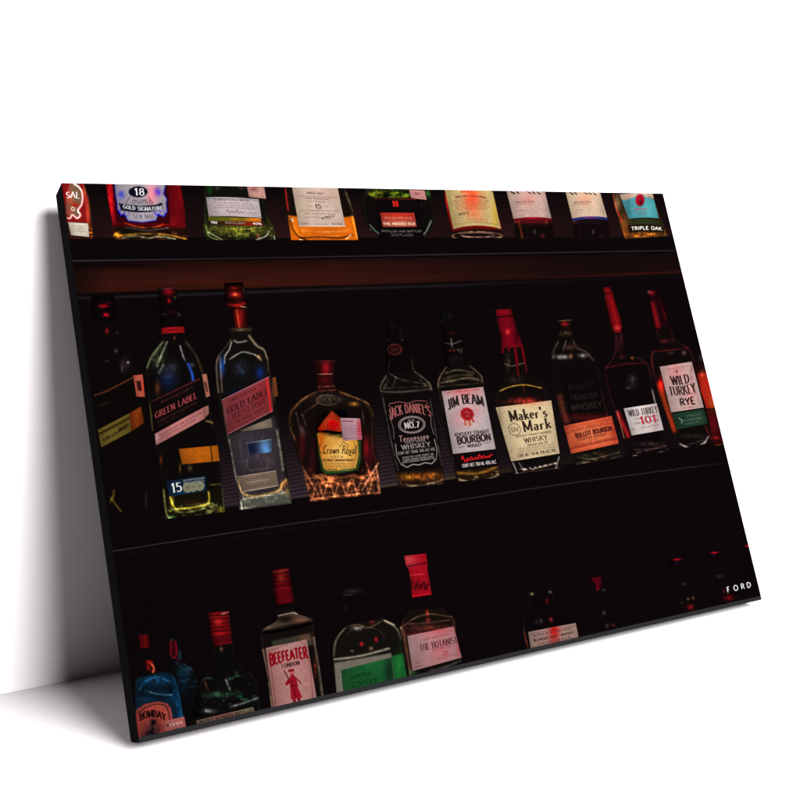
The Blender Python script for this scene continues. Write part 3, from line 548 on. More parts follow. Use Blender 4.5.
sub(body([(224, 283), (225, 300), (226.5, 308), (231, 310), (234, 328)], [(243, 282), (245, 298), (246.5, 307), (246.5, 310), (249, 328)], (30, 6, 6),
    [('b', 233.5, 283.5, 12, 3.4, (-26, -4, -4)), ('b', 234, 288, 4, 1.6, (100, 12, 10)), ('b', 235, 294.5, 5, 2.4, (190, 24, 18)), ('b', 235, 294.5, 1.5, 1.2, (60, 110, 60)), ('l', [(229, 300), (237, 301), (246, 299)], 1, (-20, -4, -4)), ('l', [(227, 304.5), (237, 305.5), (246, 303)], 1.5, (100, 14, 12), .3), ('l', [(241, 306.5), (246, 307.5)], .7, (130, 110, 90)), ('b', 239, 318, 4.6, 14, (110, 12, 8)), ('l', [(236.5, 310), (239.5, 328)], 1.1, (70, 40, 20)), ('l', [(233, 309), (247, 308)], .8, (-60, -8, -8)), ('b', 244, 290, 1, 2, (60, 70, 50))], edge=(-20, -4, -4), h=.0003, sm=False), 'cap', bt, 'glossy red ringed cap')
sub(body([(229, 328), (230, 331.5)], [(252, 327.5), (252, 331)], (52, 40, 26), [('b', 241, 330, 3, 1.5, (50, 40, 30))], h=.0003), 'collar', bt)
g, f = L_([(221.3, 400), (269, 376.5), (273.3, 411), (227.5, 434.8)], [('l', [(266.5, 378), (271, 412)], .9, (120, -10, -14)), ('b', 224, 418, 3, 18, (14, 26, 22)), ('l', [(221.3, 400), (269, 376.5)], .8, (50, 60, 66)), ('l', [(227.5, 434.8), (273, 411)], 1, (40, 46, 50)), ('b', 262, 394, 6, 12, (16, -8, -6))], (110, 42, 46))
micro(g, f, .16, .7, .14, .06, (62, 22, 26)); text(g, f, 'GOLD LABEL', .07, .94, .37, .17, (44, 16, 20), .2, 1); text(g, f, 'RESERVE', .16, .9, .6, .15, (52, 18, 22), .17, 1); micro(g, f, .22, .8, .79, .08, (60, 22, 26)); micro(g, f, .26, .6, .92, .04, (74, 28, 30)); sub(g, 'paper_label', bt, 'slanting maroon label')
g, f = L_([(272, 378), (275.5, 377), (278, 396), (274, 397)], [], (96, 50, 26)); sub(g, 'sticker', bt)
g, f = L_([(240, 430.5), (271, 418), (272.5, 427.5), (242, 431.5)], [('b', 262, 425, 12, 6, (20, 18, 14))], (92, 80, 70)); sub(g, 'label_reflection', bt)
g, f = L_([(245.5, 443), (271.5, 438.8), (271.5, 452), (248.5, 456)], [('b', 265, 447, 5, 8, (30, 70, 110)), ('b', 268, 452, 4, 4, (20, 40, 60)), ('b', 252, 448, 6, 7, (-34, -34, -20)), ('l', [(246, 443.2), (271, 439)], .9, (50, 46, 40)), ('l', [(246, 443), (249, 456)], .8, (40, 36, 30))], (46, 52, 62)); sub(g, 'window_reflection', bt, 'pale blue window reflection in the glass')
g, f = L_([(237.5, 476.5), (276, 470.5), (278.5, 486), (242, 492.5)], [('l', [(237.5, 476.5), (276, 470.5)], .8, (50, 50, 46)), ('l', [(242, 492.2), (278.3, 486)], .9, (70, 74, 70)), ('l', [(247, 483), (268, 479.5)], 1, (30, 30, 26), .7)], (104, 86, 72)); micro(g, f, .2, .8, .25, .08, (74, 60, 50)); micro(g, f, .16, .84, .75, .08, (74, 60, 50)); sub(g, 'paper_label', bt, 'tan label seen through the base')
# 13 decanter bottle
bt = bottle(body([(317, 391), (306, 396), (292, 408), (289, 424), (297, 455), (304, 475), (310, 502)], [(337, 389), (348, 394), (367, 402), (374, 418), (375, 445), (379, 465), (381, 494)], (13, 7, 6),
    [('l', [(316, 392), (303, 399), (293, 409)], 1.8, (80, 54, 26), .6), ('l', [(291, 411), (289, 424), (295, 440)], 1.2, (64, 40, 20), .8), ('l', [(340, 392), (358, 399), (370, 405), (374, 416)], 1.5, (88, 60, 26), .8), ('b', 354, 404, 5, 2, (90, 56, 20), .8), ('b', 327, 399, 14, 5, (30, 26, 20), .9), ('e', 328, 400, 11, 5, .9, (46, 42, 32), 0, 360, .8),
     ('l', [(318, 403), (305, 412)], 1, (60, 44, 28), .8), ('l', [(296, 413), (300, 428)], 1.4, (46, 42, 36), .9), ('l', [(302, 414), (306, 426)], 1.2, (40, 36, 30), .9), ('l', [(362, 410), (364, 424)], 1.3, (50, 40, 30), .9), ('b', 303, 432, 3, 4, (40, 40, 36), .9),
     ('b', 366, 448, 2.6, 11, (100, 4, 12)), ('b', 302, 445, 3, 14, (40, 3, 6)), ('b', 371, 455, 3, 14, (36, 2, 6)), ('b', 312, 460, 4, 18, (20, 3, 4)), ('b', 310, 470, 3, 3, (30, 10, 6)),
     ('p', [(303, 474), (318, 476), (340, 479), (362, 474), (379, 466), (381, 494), (310, 502)], (44, 21, 13), 2, .8), ('l', [(318, 473), (330, 478), (350, 476), (363, 470)], 1.3, (90, 40, 22), .7), ('k', [(304, 474), (378, 466), (381, 494), (310, 502)], (150, 84, 48), .56, 1.1), ('k', [(320, 478), (362, 473), (365, 484), (322, 488)], (150, 70, 32), .5, 1.3)]
     + [('l', [(312 + 11.3 * i, 499 - 1.1 * i), (317.6 + 11.3 * i, 482 - 1.1 * i), (323 + 11.3 * i, 497.5 - 1.1 * i)], 1, (104, 66, 42), .8) for i in range(6)] + [('l', [(315 + 11.3 * i, 497 - 1.1 * i), (317.6 + 11.3 * i, 488 - 1.1 * i), (320.6 + 11.3 * i, 496.5 - 1.1 * i)], 1, (-16, -8, -6)) for i in range(6)]
     + [('l', [(302, 466), (312, 484), (318, 494)], 1.1, (110, 66, 44), .8), ('l', [(379, 462), (369, 478), (362, 490)], 1.1, (120, 80, 60), .7), ('l', [(303, 470), (308, 492)], 1, (90, 54, 34), .8), ('l', [(376, 466), (380, 490)], 1, (110, 76, 54), .8), ('l', [(310, 500), (345, 495.5), (381, 492)], .9, (110, 70, 44), .8), ('l', [(366, 462), (372, 480)], 1, (90, 40, 26), .7)], edge=(24, 14, 8)), 'wide shouldered cut glass decanter bottle with a yellow crested label')
sub(body([(312.5, 361), (315, 368), (316.5, 375)], [(335, 360.5), (334, 368), (333, 375)], (34, 8, 8), [('b', 326, 368, 4, 7, (110, 4, 16)), ('l', [(313, 361), (335, 360.5)], .9, (46, 24, 18), .5), ('l', [(315, 374.5), (334, 374)], .8, (110, 84, 66), .4)], edge=(50, 26, 18), h=.0003), 'cap', bt, 'red glass stopper')
sub(body([(317, 376), (318, 385), (317, 392)], [(333, 376), (334, 385), (337, 391)], (24, 6, 6), [('b', 325, 380, 5, 4, (40, 2, 6)), ('l', [(318, 387), (336, 386)], 1.2, (80, 44, 24), .7), ('l', [(319, 391), (336, 390)], 1, (56, 36, 20), .6)], edge=(16, 8, 6), h=.00028), 'neck', bt)
g, f = L_([(316, 410), (361, 410), (361, 474), (316, 474)], [('p', [(300, 400), (380, 400), (380, 480), (300, 480)], (13, 7, 6), .5), ('p', [(331.5, 411), (324, 420), (317.5, 429.5), (320.5, 432), (326, 430), (341, 432), (344, 420)], (160, 46, 16), .6), ('b', 330, 416, 8, 3, (-20, -8, -4)),
    ('p', [(316.5, 433), (322, 431), (345, 434), (360.8, 440), (361.8, 455), (358, 470), (340, 473), (325, 474.5), (321.5, 470), (318, 452)], (34, 58, 20), .6), ('p', [(317, 433.5), (322, 432), (345, 435), (357.5, 441), (358.6, 455), (355.5, 468), (340, 470.5), (326.5, 471), (323.5, 468), (319.5, 452)], (196, 134, 48), .6),
    ('b', 341, 454, 11, 14, (14, 34, 40)), ('b', 321, 440, 4, 12, (0, -40, -30)), ('b', 340, 436, 14, 3, (-20, -10, 10)), ('l', [(354, 442), (356, 455), (353, 467)], .8, (-60, -30, -10)), ('b', 333, 425, 4.6, 4, (20, -50, -10), .4), ('e', 333, 424.5, 4.6, 3.6, .8, (30, -34, -8)), ('b', 340, 416, 5, 5, (-60, -20, -6)), ('b', 324, 432, 4, 1.4, (-120, -80, -40)), ('b', 333, 434, 8, 2, (-150, -100, -50)), ('b', 342, 436.5, 4, 1.6, (-120, -80, -40))], (20, 9, 7), h=.00035, step=.6)
for a in np.linspace(.25, .5, 5): line(g, f, [(a, .3), (a + .012, .21)], .7, (104, 10, 16))
line(g, f, [(.24, .3), (.51, .31)], 1, (110, 10, 16))
text(g, f, 'Crown Royal', .15, .88, .62, .13, (46, 26, 20), .13, 0, skew=.22); line(g, f, [(.1, .53), (.06, .6), (.1, .68), (.2, .66)], .7, (46, 26, 20)); line(g, f, [(.52, .58), (.6, .5), (.72, .55), (.66, .68), (.8, .72)], .7, (46, 26, 20))
micro(g, f, .32, .6, .73, .03, (120, 76, 44)); text(g, f, 'BLENDED CANADIAN WHISKY', .15, .85, .785, .035, (94, 56, 34), .24, 0, skew=.2)
for v in (.84, .88): micro(g, f, .2, .82, v, .022, (130, 88, 50))
micro(g, f, .22, .46, .93, .04, (90, 70, 30)); micro(g, f, .54, .82, .93, .04, (110, 100, 60)); sub(g, 'paper_label', bt, 'yellow and orange crested label with green edge')
g, f = L_([(340, 418), (360, 418.5), (362, 439.5), (343, 441)], [('b', 360, 430, 3, 14, (20, -60, -50)), ('b', 350, 428, 6, 6, (-14, -16, -10))], (158, 122, 128), h=.0005); line(g, f, [(.08, .14), (.68, .14)], 1.2, (116, 64, 78), .0006); micro(g, f, .1, .9, .9, .06, (120, 72, 84), .0006)
for k in range(5): line(g, f, [(.8, .2 + .14 * k), (.94, .22 + .14 * k)], .8, (150, 30, 40), .0006)
sub(g, 'sticker', bt, 'pink tax stamp stuck across the label')
# 14 black label
bt = bottle(body([(386, 372), (381, 382), (380, 392), (388, 440), (399, 488)], [(414, 370), (427, 380), (432, 388), (438, 430), (445, 484)], (10, 7, 7),
    [('l', [(386, 376), (381, 385), (381, 391), (400, 392), (431, 389)], 1.3, (52, 47, 38), .6), ('l', [(415, 372), (428, 382), (432, 390)], 1.4, (60, 54, 42), .6), ('l', [(390, 374), (402, 380), (426, 384)], 1, (60, 54, 44), .9), ('l', [(388, 380), (384, 388)], 1.6, (46, 42, 34), .8), ('l', [(396, 378), (393, 386)], 1.4, (36, 32, 26), .8), ('l', [(420, 380), (426, 386)], 1.6, (46, 40, 30), .8), ('l', [(383, 388.5), (430, 386)], 1, (40, 36, 30), .9),
     ('l', [(383, 398), (391, 440), (398, 470)], .7, (60, 60, 58), .9), ('l', [(430, 398), (436, 435), (442, 466)], .7, (70, 70, 66), .9), ('p', [(397, 473), (443, 468), (446, 486), (399, 491)], (22, 12, 7), 1), ('b', 420, 477, 22, 3.4, (92, 44, 8), .8), ('b', 408, 477, 5, 2, (60, 44, 10), .8), ('b', 433, 474, 5, 2, (70, 40, 14), .8), ('l', [(401, 484), (415, 486), (436, 482), (443, 479)], 1.2, (100, 90, 70), .9), ('k', [(399, 480), (444, 476), (445, 485), (400, 490)], (110, 92, 66), .44, 1.3)], edge=(18, 16, 12)), 'square bottle with a black label of white letters in a scrolled border')
sub(body([(387, 318), (386, 340), (386, 360), (386, 373)], [(401, 316), (406, 340), (411, 356), (414, 371)], (9, 6, 6), [('e', 394.5, 349.5, 7, 5, .9, (90, 26, 24), 0, 360, .4), ('b', 394.5, 349.5, 5, 3, (46, 12, 12), .8), ('b', 387, 340, 1, 1.4, (50, 46, 40)), ('b', 402, 340, 1, 1, (60, 44, 40)), ('l', [(389, 362), (388, 374)], .9, (40, 38, 30), .5), ('l', [(412, 358), (413, 370)], 1, (60, 54, 40), .4), ('b', 401, 333, 2, 6, (10, 9, 9), .8), ('b', 392, 326, 3, 5, (7, 6, 6), .8)], h=.0003), 'cap', bt, 'black cap with a small red brown emblem')
g, f = L_([(385.5, 401.5), (429, 398.5), (440, 464), (398.5, 470)], [], (13, 8, 9))
W1 = (140, 128, 124); P1 = (150, 84, 82)
line(g, f, [(.06, .04), (.3, .02), (.5, .05), (.7, .02), (.94, .04)], .8, (110, 58, 58)); line(g, f, [(.05, .06), (.13, .13), (.25, .08)], .8, (110, 60, 60)); line(g, f, [(.95, .06), (.87, .13), (.75, .08)], .8, (110, 60, 60))
text(g, f, "JACK DANIEL'S", .02, .98, .125, .13, P1, .15, 1, arcv=.075, taper=.25)
for r in (1, .88): line(g, f, [(.5 + .31 * r * math.cos(a), .37 + .125 * r * math.sin(a)) for a in np.linspace(0, 6.3, 26)], .9, (112, 100, 98))
text(g, f, 'OLD', .43, .57, .31, .04, (110, 98, 96), .22); text(g, f, 'NO.7', .33, .67, .375, .085, (170, 160, 156), .22, 1)
text(g, f, 'Tennessee', .14, .84, .56, .085, (130, 100, 98), .15, 0, skew=.1); micro(g, f, .26, .74, .62, .03, (110, 100, 96)); text(g, f, 'WHISKEY', .17, .84, .685, .065, (136, 126, 122), .18, 1); text(g, f, 'CONT NET 700ml 40% ALC VOL'.upper(), .06, .94, .765, .042, (110, 102, 98), .18)
for v in (.835, .87, .9): micro(g, f, .14, .88, v, .024, (124, 116, 112))
line(g, f, [(.1, .93), (.2, .98), (.35, .95), (.5, .97), (.65, .95), (.8, .98), (.9, .93)], 1, (128, 120, 116)); line(g, f, [(.04, .62), (.02, .8), (.08, .93), (.14, .9)], .9, (112, 104, 100)); line(g, f, [(.96, .62), (.98, .8), (.92, .93), (.86, .9)], .9, (112, 104, 100)); line(g, f, [(.02, .2), (.06, .4), (.03, .55)], .7, (84, 70, 68)); line(g, f, [(.98, .22), (.94, .4), (.97, .55)], .7, (84, 76, 74))
sub(g, 'paper_label', bt)
# 15 white label
bt = bottle(body([(445, 366), (438, 378), (438, 392), (447, 440), (457, 482)], [(468, 364), (481, 374), (484, 386), (492, 430), (501, 477)], (10, 7, 6),
    [('l', [(447, 366), (439, 379), (438, 387)], 1.3, (64, 56, 42), .6), ('l', [(470, 366), (481, 376), (484, 384)], 1.2, (58, 50, 38), .6), ('l', [(441, 383), (455, 380), (470, 378), (482, 381)], 1.3, (74, 64, 46), .7), ('l', [(446, 373), (458, 370), (474, 373)], 1.1, (64, 56, 40), .7), ('l', [(443, 379), (456, 375.5), (472, 375)], 1.6, (44, 38, 28), .8), ('l', [(441, 386.5), (482, 383)], .9, (50, 42, 30), .8), ('b', 450, 381, 6, 2, (34, 30, 22), .9), ('b', 474, 379, 5, 2, (30, 26, 20), .9),
     ('p', [(456, 470), (498, 465), (501, 478), (458, 483)], (24, 14, 7), 1), ('l', [(458, 473), (478, 473.5), (497, 467)], 1.6, (140, 94, 24), .8), ('l', [(460, 480), (475, 482), (492, 478), (498, 474)], 1.1, (130, 122, 104), .8), ('k', [(458, 472), (498, 467), (500, 478), (459, 482)], (150, 130, 90), .44, 1.2)], edge=(22, 18, 12)), 'square bottle with a white and pink label bearing a red wax seal')
sub(body([(439, 312), (441, 330), (444, 350), (445, 367)], [(455, 311), (460, 328), (464, 348), (468, 365)], (9, 6, 6), [('l', [(444, 343), (452, 344), (461, 341)], .8, (70, 66, 60), .3), ('l', [(451, 339), (452, 347)], .7, (90, 86, 80)), ('b', 450, 350.5, 1, 1, (130, 24, 22)), ('b', 454, 350.5, 1, 1, (130, 24, 22)), ('b', 458, 350, 1, 1, (90, 80, 70)), ('b', 461, 351, 1.6, 2.6, (60, 56, 50), .9), ('b', 452, 333, 4, 1.2, (40, 4, 8)), ('b', 441, 323, 1.6, 2, (30, 28, 26)), ('b', 448, 316, 5, 4, (9, 9, 9), .9), ('b', 455, 360, 6, 4, (10, 10, 8), .9)], edge=(6, 6, 5), h=.0003), 'cap', bt)
g, f = L_([(441.5, 391.5), (483, 387), (495.5, 449), (453, 454)], [('b', 463, 390, 18, 9, (12, -50, -46)), ('b', 467, 415, 10, 12, (14, -20, -18)), ('b', 456, 420, 6, 10, (2, -16, -14)), ('b', 478, 410, 5, 8, (2, -14, -12)), ('b', 446, 410, 3.4, 30, (12, 10, 10))], (168, 154, 153), h=.0004)
for cs in ([(0, 0), (.08, 0), (0, .05)], [(1, 0), (.92, 0), (1, .05)], [(0, 1), (.1, 1), (0, .95)], [(1, 1), (.9, 1), (1, .95)]):
    x, y = f(np.array([c[0] for c in cs] + [cs[0][0]]), np.array([c[1] for c in cs] + [cs[0][1]])); g.grid(x.reshape(2, 2)[:, ::1], y.reshape(2, 2), .00046, np.zeros((2, 2, 3)) + 10.)
text(g, f, 'JIM BEAM', .08, .93, .16, .15, (34, 24, 26), .22, 1, arcv=.07); micro(g, f, .1, .9, .03, .03, (150, 60, 56))
g2 = []
for r in np.linspace(.01, .145, 7): line(g, f, [(.5 + r * math.cos(a) * (1 + .05 * math.sin(9 * a)), .4 + .66 * r * math.sin(a) * (1 + .05 * math.sin(9 * a))) for a in np.linspace(0, 6.3, 30)], 1.25, (138, 26, 28) if r > .12 or r < .05 else (112, 14, 20), .0005)
line(g, f, [(.44, .38), (.5, .35), (.56, .4)], .9, (176, 66, 60), .00058); line(g, f, [(.45, .43), (.55, .44)], .8, (176, 66, 60), .00058)
line(g, f, [(.43, .49), (.4, .57), (.44, .55)], 2, (170, 62, 26)); line(g, f, [(.52, .5), (.52, .59)], 1.8, (170, 58, 28)); line(g, f, [(.58, .48), (.63, .54)], 1.8, (150, 42, 26))
text(g, f, 'KENTUCKY STRAIGHT', .12, .93, .705, .055, (70, 48, 50), .22); text(g, f, 'BOURBON', .15, .93, .8, .11, (46, 32, 34), .24); text(g, f, 'WHISKEY', .36, .7, .905, .05, (60, 42, 44), .22); line(g, f, [(.14, .91), (.3, .9)], .6, (70, 50, 52)); line(g, f, [(.76, .89), (.92, .88)], .6, (70, 50, 52)); sub(g, 'paper_label', bt, 'white and pink label with a red wax seal')
g, f = L_([(453.5, 455.5), (495, 450), (498.5, 466), (457.5, 471)], [], (12, 8, 9))
pp = [(.16, .34), (.2, .12), (.24, .5), (.3, .3), (.34, .42), (.4, .24), (.44, .4), (.5, .3), (.55, .38), (.6, .16), (.64, .36), (.7, .26), (.76, .36), (.92, .24)]; line(g, f, smooth(pp, 5), 1.0, (186, 22, 28)); line(g, f, [(.2, .46), (.5, .4), (.86, .4)], .7, (150, 18, 24))
text(g, f, 'CONT NET 700 ML 40% ALC', .14, .96, .72, .2, (150, 140, 138), .24); sub(g, 'label_band', bt, 'black lower label with a red signature')
# 16 red wax
bt = bottle(body([(503, 350), (505, 376), (499, 388), (496, 404), (503, 435), (510, 462), (514, 474)], [(526, 348), (529, 372), (541, 382), (548, 396), (553, 420), (559, 452), (561, 468)], (11, 7, 6),
    [('l', [(500, 391), (508, 387.5), (520, 385), (530, 385.5), (541, 388)], .8, (150, 110, 32), .4), ('l', [(505, 364), (512, 366), (524, 363)], .7, (80, 70, 50), .5), ('b', 508, 362, 2, 8, (26, 24, 20), .9), ('b', 524, 400, 12, 3, (70, 10, 10), .9), ('b', 524, 402, 20, 2, (60, 20, 12), .9), ('b', 515, 380, 6, 4, (20, 16, 12), .9), ('l', [(523, 384), (524, 392)], 1, (60, 20, 10), .5),
     ('p', [(511, 461), (560, 454), (561, 469), (514, 475)], (12, 8, 8), 1), ('l', [(513, 463), (517, 473)], 1, (110, 110, 106), .3), ('l', [(519, 463), (524, 471)], .9, (80, 80, 78), .4), ('l', [(559, 457), (556, 468)], 1, (100, 98, 94), .3), ('l', [(520, 469), (530, 469.5), (545, 466), (556, 463)], 1.1, (130, 110, 94), 1), ('l', [(514, 474), (560, 468)], .7, (70, 50, 40), .6)]
     + [('b', 525 + 5 * i, 469 - .9 * i, 1, .8, (130, 124, 116)) for i in range(7)], edge=(8, 7, 5)), 'bottle with red wax dripping down its neck and a square cream label')
sub(body([(495, 310), (496.4, 316), (499.5, 330), (501, 340), (502, 348)], [(511, 309), (512.6, 315), (517, 330), (520.5, 340), (523, 347)], (96, 5, 16), [('b', 503, 312, 7, 3, (16, 2, 4)), ('l', [(495, 317.5), (513, 315.5)], 1, (-70, -2, -10)), ('b', 507.5, 332, 1.8, 2.4, (110, 40, 30)), ('l', [(499, 330.5), (518, 329)], .7, (26, 4, 4)), ('b', 500, 345, 2, 10, (-50, 0, -8)), ('b', 516, 335, 2, 12, (-34, 0, -4))], h=.0003, cyl=.35), 'wax_cap', bt, 'red wax seal running down in drips')
gd = Ink()
for (x0, y0, x1, y1, w0) in ((502.3, 346, 502.8, 353, 2), (514.6, 344, 517.2, 366, 2.6), (517.2, 365, 518.3, 376, 1.4), (521.4, 345, 524.6, 362, 2.2), (524.6, 361, 526.4, 372, 1.3), (508.4, 345, 508.8, 351, 2)):
    fq = quadmap([(x0 - 5, y0), (x0 + 5, y0), (x1 + 5, y1), (x1 - 5, y1)])
    line(gd, fq, [(.5, 0), (.5, .5), (.5, 1)], w0, (84, 5, 14), .00032)
sub(gd, 'wax_drip', bt)
g, f = L_([(495.5, 407.5), (551, 400.5), (559.5, 453.5), (511, 461.5)], [('b', 523, 402, 20, 3.4, (10, -50, -44)), ('b', 527, 432, 24, 24, (12, 12, 8)), ('b', 499, 424, 3, 22, (-34, -34, -30)), ('b', 557, 430, 3, 24, (-16, -14, -10))], (186, 164, 128), h=.0004)
text(g, f, "Maker's", .2, .88, .19, .19, (40, 28, 24), .19, 1); text(g, f, 'Mark', .4, .92, .41, .19, (40, 28, 24), .19, 1)
line(g, f, [(.23 + .11 * math.cos(a), .44 + .11 * math.sin(a)) for a in np.linspace(0, 6.3, 20)], .8, (96, 80, 62)); text(g, f, 'SIV', .16, .3, .44, .08, (90, 74, 58), .16)
text(g, f, 'KENTUCKY STRAIGHT BOURBON', .22, .9, .575, .035, (110, 92, 72), .24); text(g, f, 'WHISKY', .36, .81, .665, .085, (44, 30, 28), .2, 1)
text(g, f, 'Handmade since 195'.replace('H', 'H').replace('m', 'n').replace('d', 'o').replace('c', 'e').replace('9', '0'), .4, .8, .75, .05, (110, 90, 72), .18, skew=.2)
for v in (.81, .86): micro(g, f, .2, .94, v, .028, (130, 110, 88))
text(g, f, 'CONT NET 750 ML 45% ALC VOL', .16, .93, .925, .055, (92, 74, 60), .22)
sub(g, 'paper_label', bt, 'cream label with torn edges')
# 17 orange label
bt = bottle(body([(558, 338), (552, 352), (550, 370), (556, 400), (564, 430), (576, 465)], [(574, 336), (586, 344), (597, 358), (602, 385), (610, 420), (622, 457)], (10, 6, 6),
    [('l', [(558, 342), (554, 350), (553, 358)], 1.3, (50, 42, 32), .6), ('b', 562, 357, 6, 2, (120, 120, 116), .4), ('b', 583, 355.5, 4.5, 2, (90, 88, 84), .5), ('b', 571, 356, 1.5, 2.4, (100, 54, 36)), ('l', [(566, 341), (563, 350)], .9, (70, 56, 40), .5), ('l', [(573, 341), (577, 348), (586, 352), (593, 360)], 1.2, (50, 40, 28), .6), ('b', 570, 347, 6, 3, (26, 16, 12), .9),
     ('l', [(560, 397), (565, 418), (567, 421)], 2.8, (64, 26, 16), .5), ('b', 592, 418, 24, 4, (46, 4, 6)), ('b', 575, 414, 4, 4, (20, 2, 3)), ('b', 582, 392, 3, 1.2, (56, 44, 40)), ('p', [(573, 455), (619, 446), (622, 458), (576, 466)], (14, 10, 8), 1), ('l', [(577, 457), (592, 459), (620, 452)], .8, (66, 60, 44), .9), ('l', [(578, 463), (598, 462), (621, 456)], .9, (56, 56, 50), .9), ('b', 585, 456, 6, 2, (12, 20, 12), .8), ('k', [(576, 455), (620, 448), (621, 457), (577, 465)], (84, 66, 40), .4, 1.2), ('l', [(600, 390), (611, 430)], 1, (24, 6, 8), .4)], edge=(6, 4, 4)), 'dark embossed bottle with a glowing orange label')
sub(body([(556, 321), (559, 326), (558, 338)], [(572, 319.5), (571, 326), (574, 337)], (16, 10, 8), [('l', [(556, 321), (572, 319.8)], .9, (84, 62, 36), .5), ('b', 564.5, 324, 4, 2, (130, 8, 18)), ('b', 567, 333, 5, 2, (50, 36, 22), .8), ('b', 560, 334, 1.6, 2, (50, 40, 28))], h=.0003), 'cap', bt, 'small cork stopper with a red top')
g, f = L_([(564, 385), (598, 380), (604, 410), (570, 414)], [], (10, 6, 6), h=.00035); text(g, f, 'BULLEIT', .1, .9, .12, .16, (24, 19, 19), .14); text(g, f, 'FRONTIER', .1, .9, .48, .16, (30, 22, 22), .14); text(g, f, 'WHISKEY', .06, .96, .8, .2, (38, 28, 28), .14); sub(g, 'embossed_lettering', bt)
g, f = L_([(563.5, 426), (611.5, 416), (618.5, 443.5), (571, 453.8)], [('b', 590, 434, 20, 9, (14, 30, 22)), ('l', [(566, 433), (614, 423)], .9, (-30, -24, -14)), ('l', [(569, 449), (617, 438.5)], 1.2, (-34, -26, -14)), ('l', [(570, 451), (617, 441)], .6, (30, 20, 10)), ('l', [(564, 428.5), (612, 418.5)], .7, (-30, -20, -10)), ('b', 566, 440, 2, 14, (-30, -30, -14)), ('b', 614, 430, 2.4, 14, (-20, -30, -14))], (184, 74, 44))
micro(g, f, .12, .9, .2, .07, (130, 44, 26)); text(g, f, 'BULLEIT BOURBON', .18, .94, .42, .16, (74, 24, 18), .26); text(g, f, 'FRONTIER WHISKEY', .2, .82, .58, .085, (104, 36, 24), .22); micro(g, f, .44, .58, .68, .05, (130, 50, 34)); micro(g, f, .1, .88, .78, .07, (110, 38, 24)); sub(g, 'paper_label', bt)
# 18 white label 101
bt = bottle(body([(614, 334), (613, 356), (605, 368), (608, 390), (617, 420), (628, 457)], [(622, 333), (626, 352), (646, 362), (653, 385), (658, 415), (669, 451)], (9, 5, 6),
    [('l', [(604, 370), (612, 360), (616, 350), (616, 336)], 1.2, (34, 8, 10), .5), ('l', [(648, 364), (634, 355), (626, 346), (621, 334)], 1.2, (40, 10, 12), .5), ('b', 620, 342, 4, 8, (26, 6, 8), .8), ('l', [(605, 372), (609, 392), (618, 420)], 1, (26, 6, 8), .5), ('l', [(648, 366), (655, 388), (659, 404)], 1, (30, 8, 10), .5), ('l', [(606, 368), (625, 364), (646, 363)], 1.1, (54, 6, 10), .8), ('b', 632, 358, 1.4, 1.4, (120, 60, 26)), ('b', 622, 357, 3, 1.4, (50, 12, 10), .8), ('b', 628, 348, 3, 2, (40, 6, 10), .8), ('b', 632, 381, 4, 5, (34, 32, 34), .9), ('b', 628, 388, 2, 1.2, (44, 40, 42)), ('l', [(618, 413), (628, 436)], 2.2, (110, 12, 14), .3), ('l', [(617, 411), (624, 438)], .6, (90, 60, 40)), ('l', [(652, 390), (656, 406)], 1, (120, 110, 100), .4),
     ('l', [(634, 456), (645, 457), (660, 453), (668, 449)], 1.2, (140, 136, 128), 1), ('l', [(634, 450), (650, 449), (662, 446)], 1, (40, 34, 34), 1), ('l', [(636, 453), (666, 446)], .8, (70, 50, 40), 1), ('b', 650, 444, 14, 2, (26, 18, 18), .9)], edge=(8, 3, 4)), 'dark bottle with a short white label reading 101')
sub(body([(602.5, 288), (603.5, 296), (606, 304), (609.5, 320), (612, 330), (614, 333)], [(609.5, 287.3), (612.5, 293), (615.5, 304), (619.5, 316), (622, 327), (621, 332)], (112, 8, 14), [('b', 617, 328, 3, 2.4, (70, 40, 24)), ('b', 603.5, 297, 1.6, 6, (-80, 20, 0), .6), ('l', [(611, 300), (618, 328)], 1, (50, 10, 8), .6), ('l', [(604, 294), (611, 293)], 1, (-60, -4, -6))], h=.0003, sm=False, edge=(-60, -4, -6)), 'cap', bt, 'thin leaning red cap')
g, f = L_([(623.5, 408.5), (656.5, 403.5), (663.5, 430), (631.5, 435.5)], [('b', 656, 420, 4, 14, (-20, -30, -26))], (184, 173, 169)); text(g, f, 'WILD TURKEY', .1, .97, .22, .24, (50, 34, 36), .18, 1, arcv=-.02); text(g, f, '101', .38, .86, .53, .26, (150, 20, 34), .24, 1); micro(g, f, .2, .94, .44, .06, (130, 80, 84)); micro(g, f, .18, .94, .6, .06, (120, 76, 80)); micro(g, f, .34, .9, .78, .05, (140, 108, 104)); micro(g, f, .04, .14, .8, .05, (90, 76, 76)); sub(g, 'paper_label', bt)
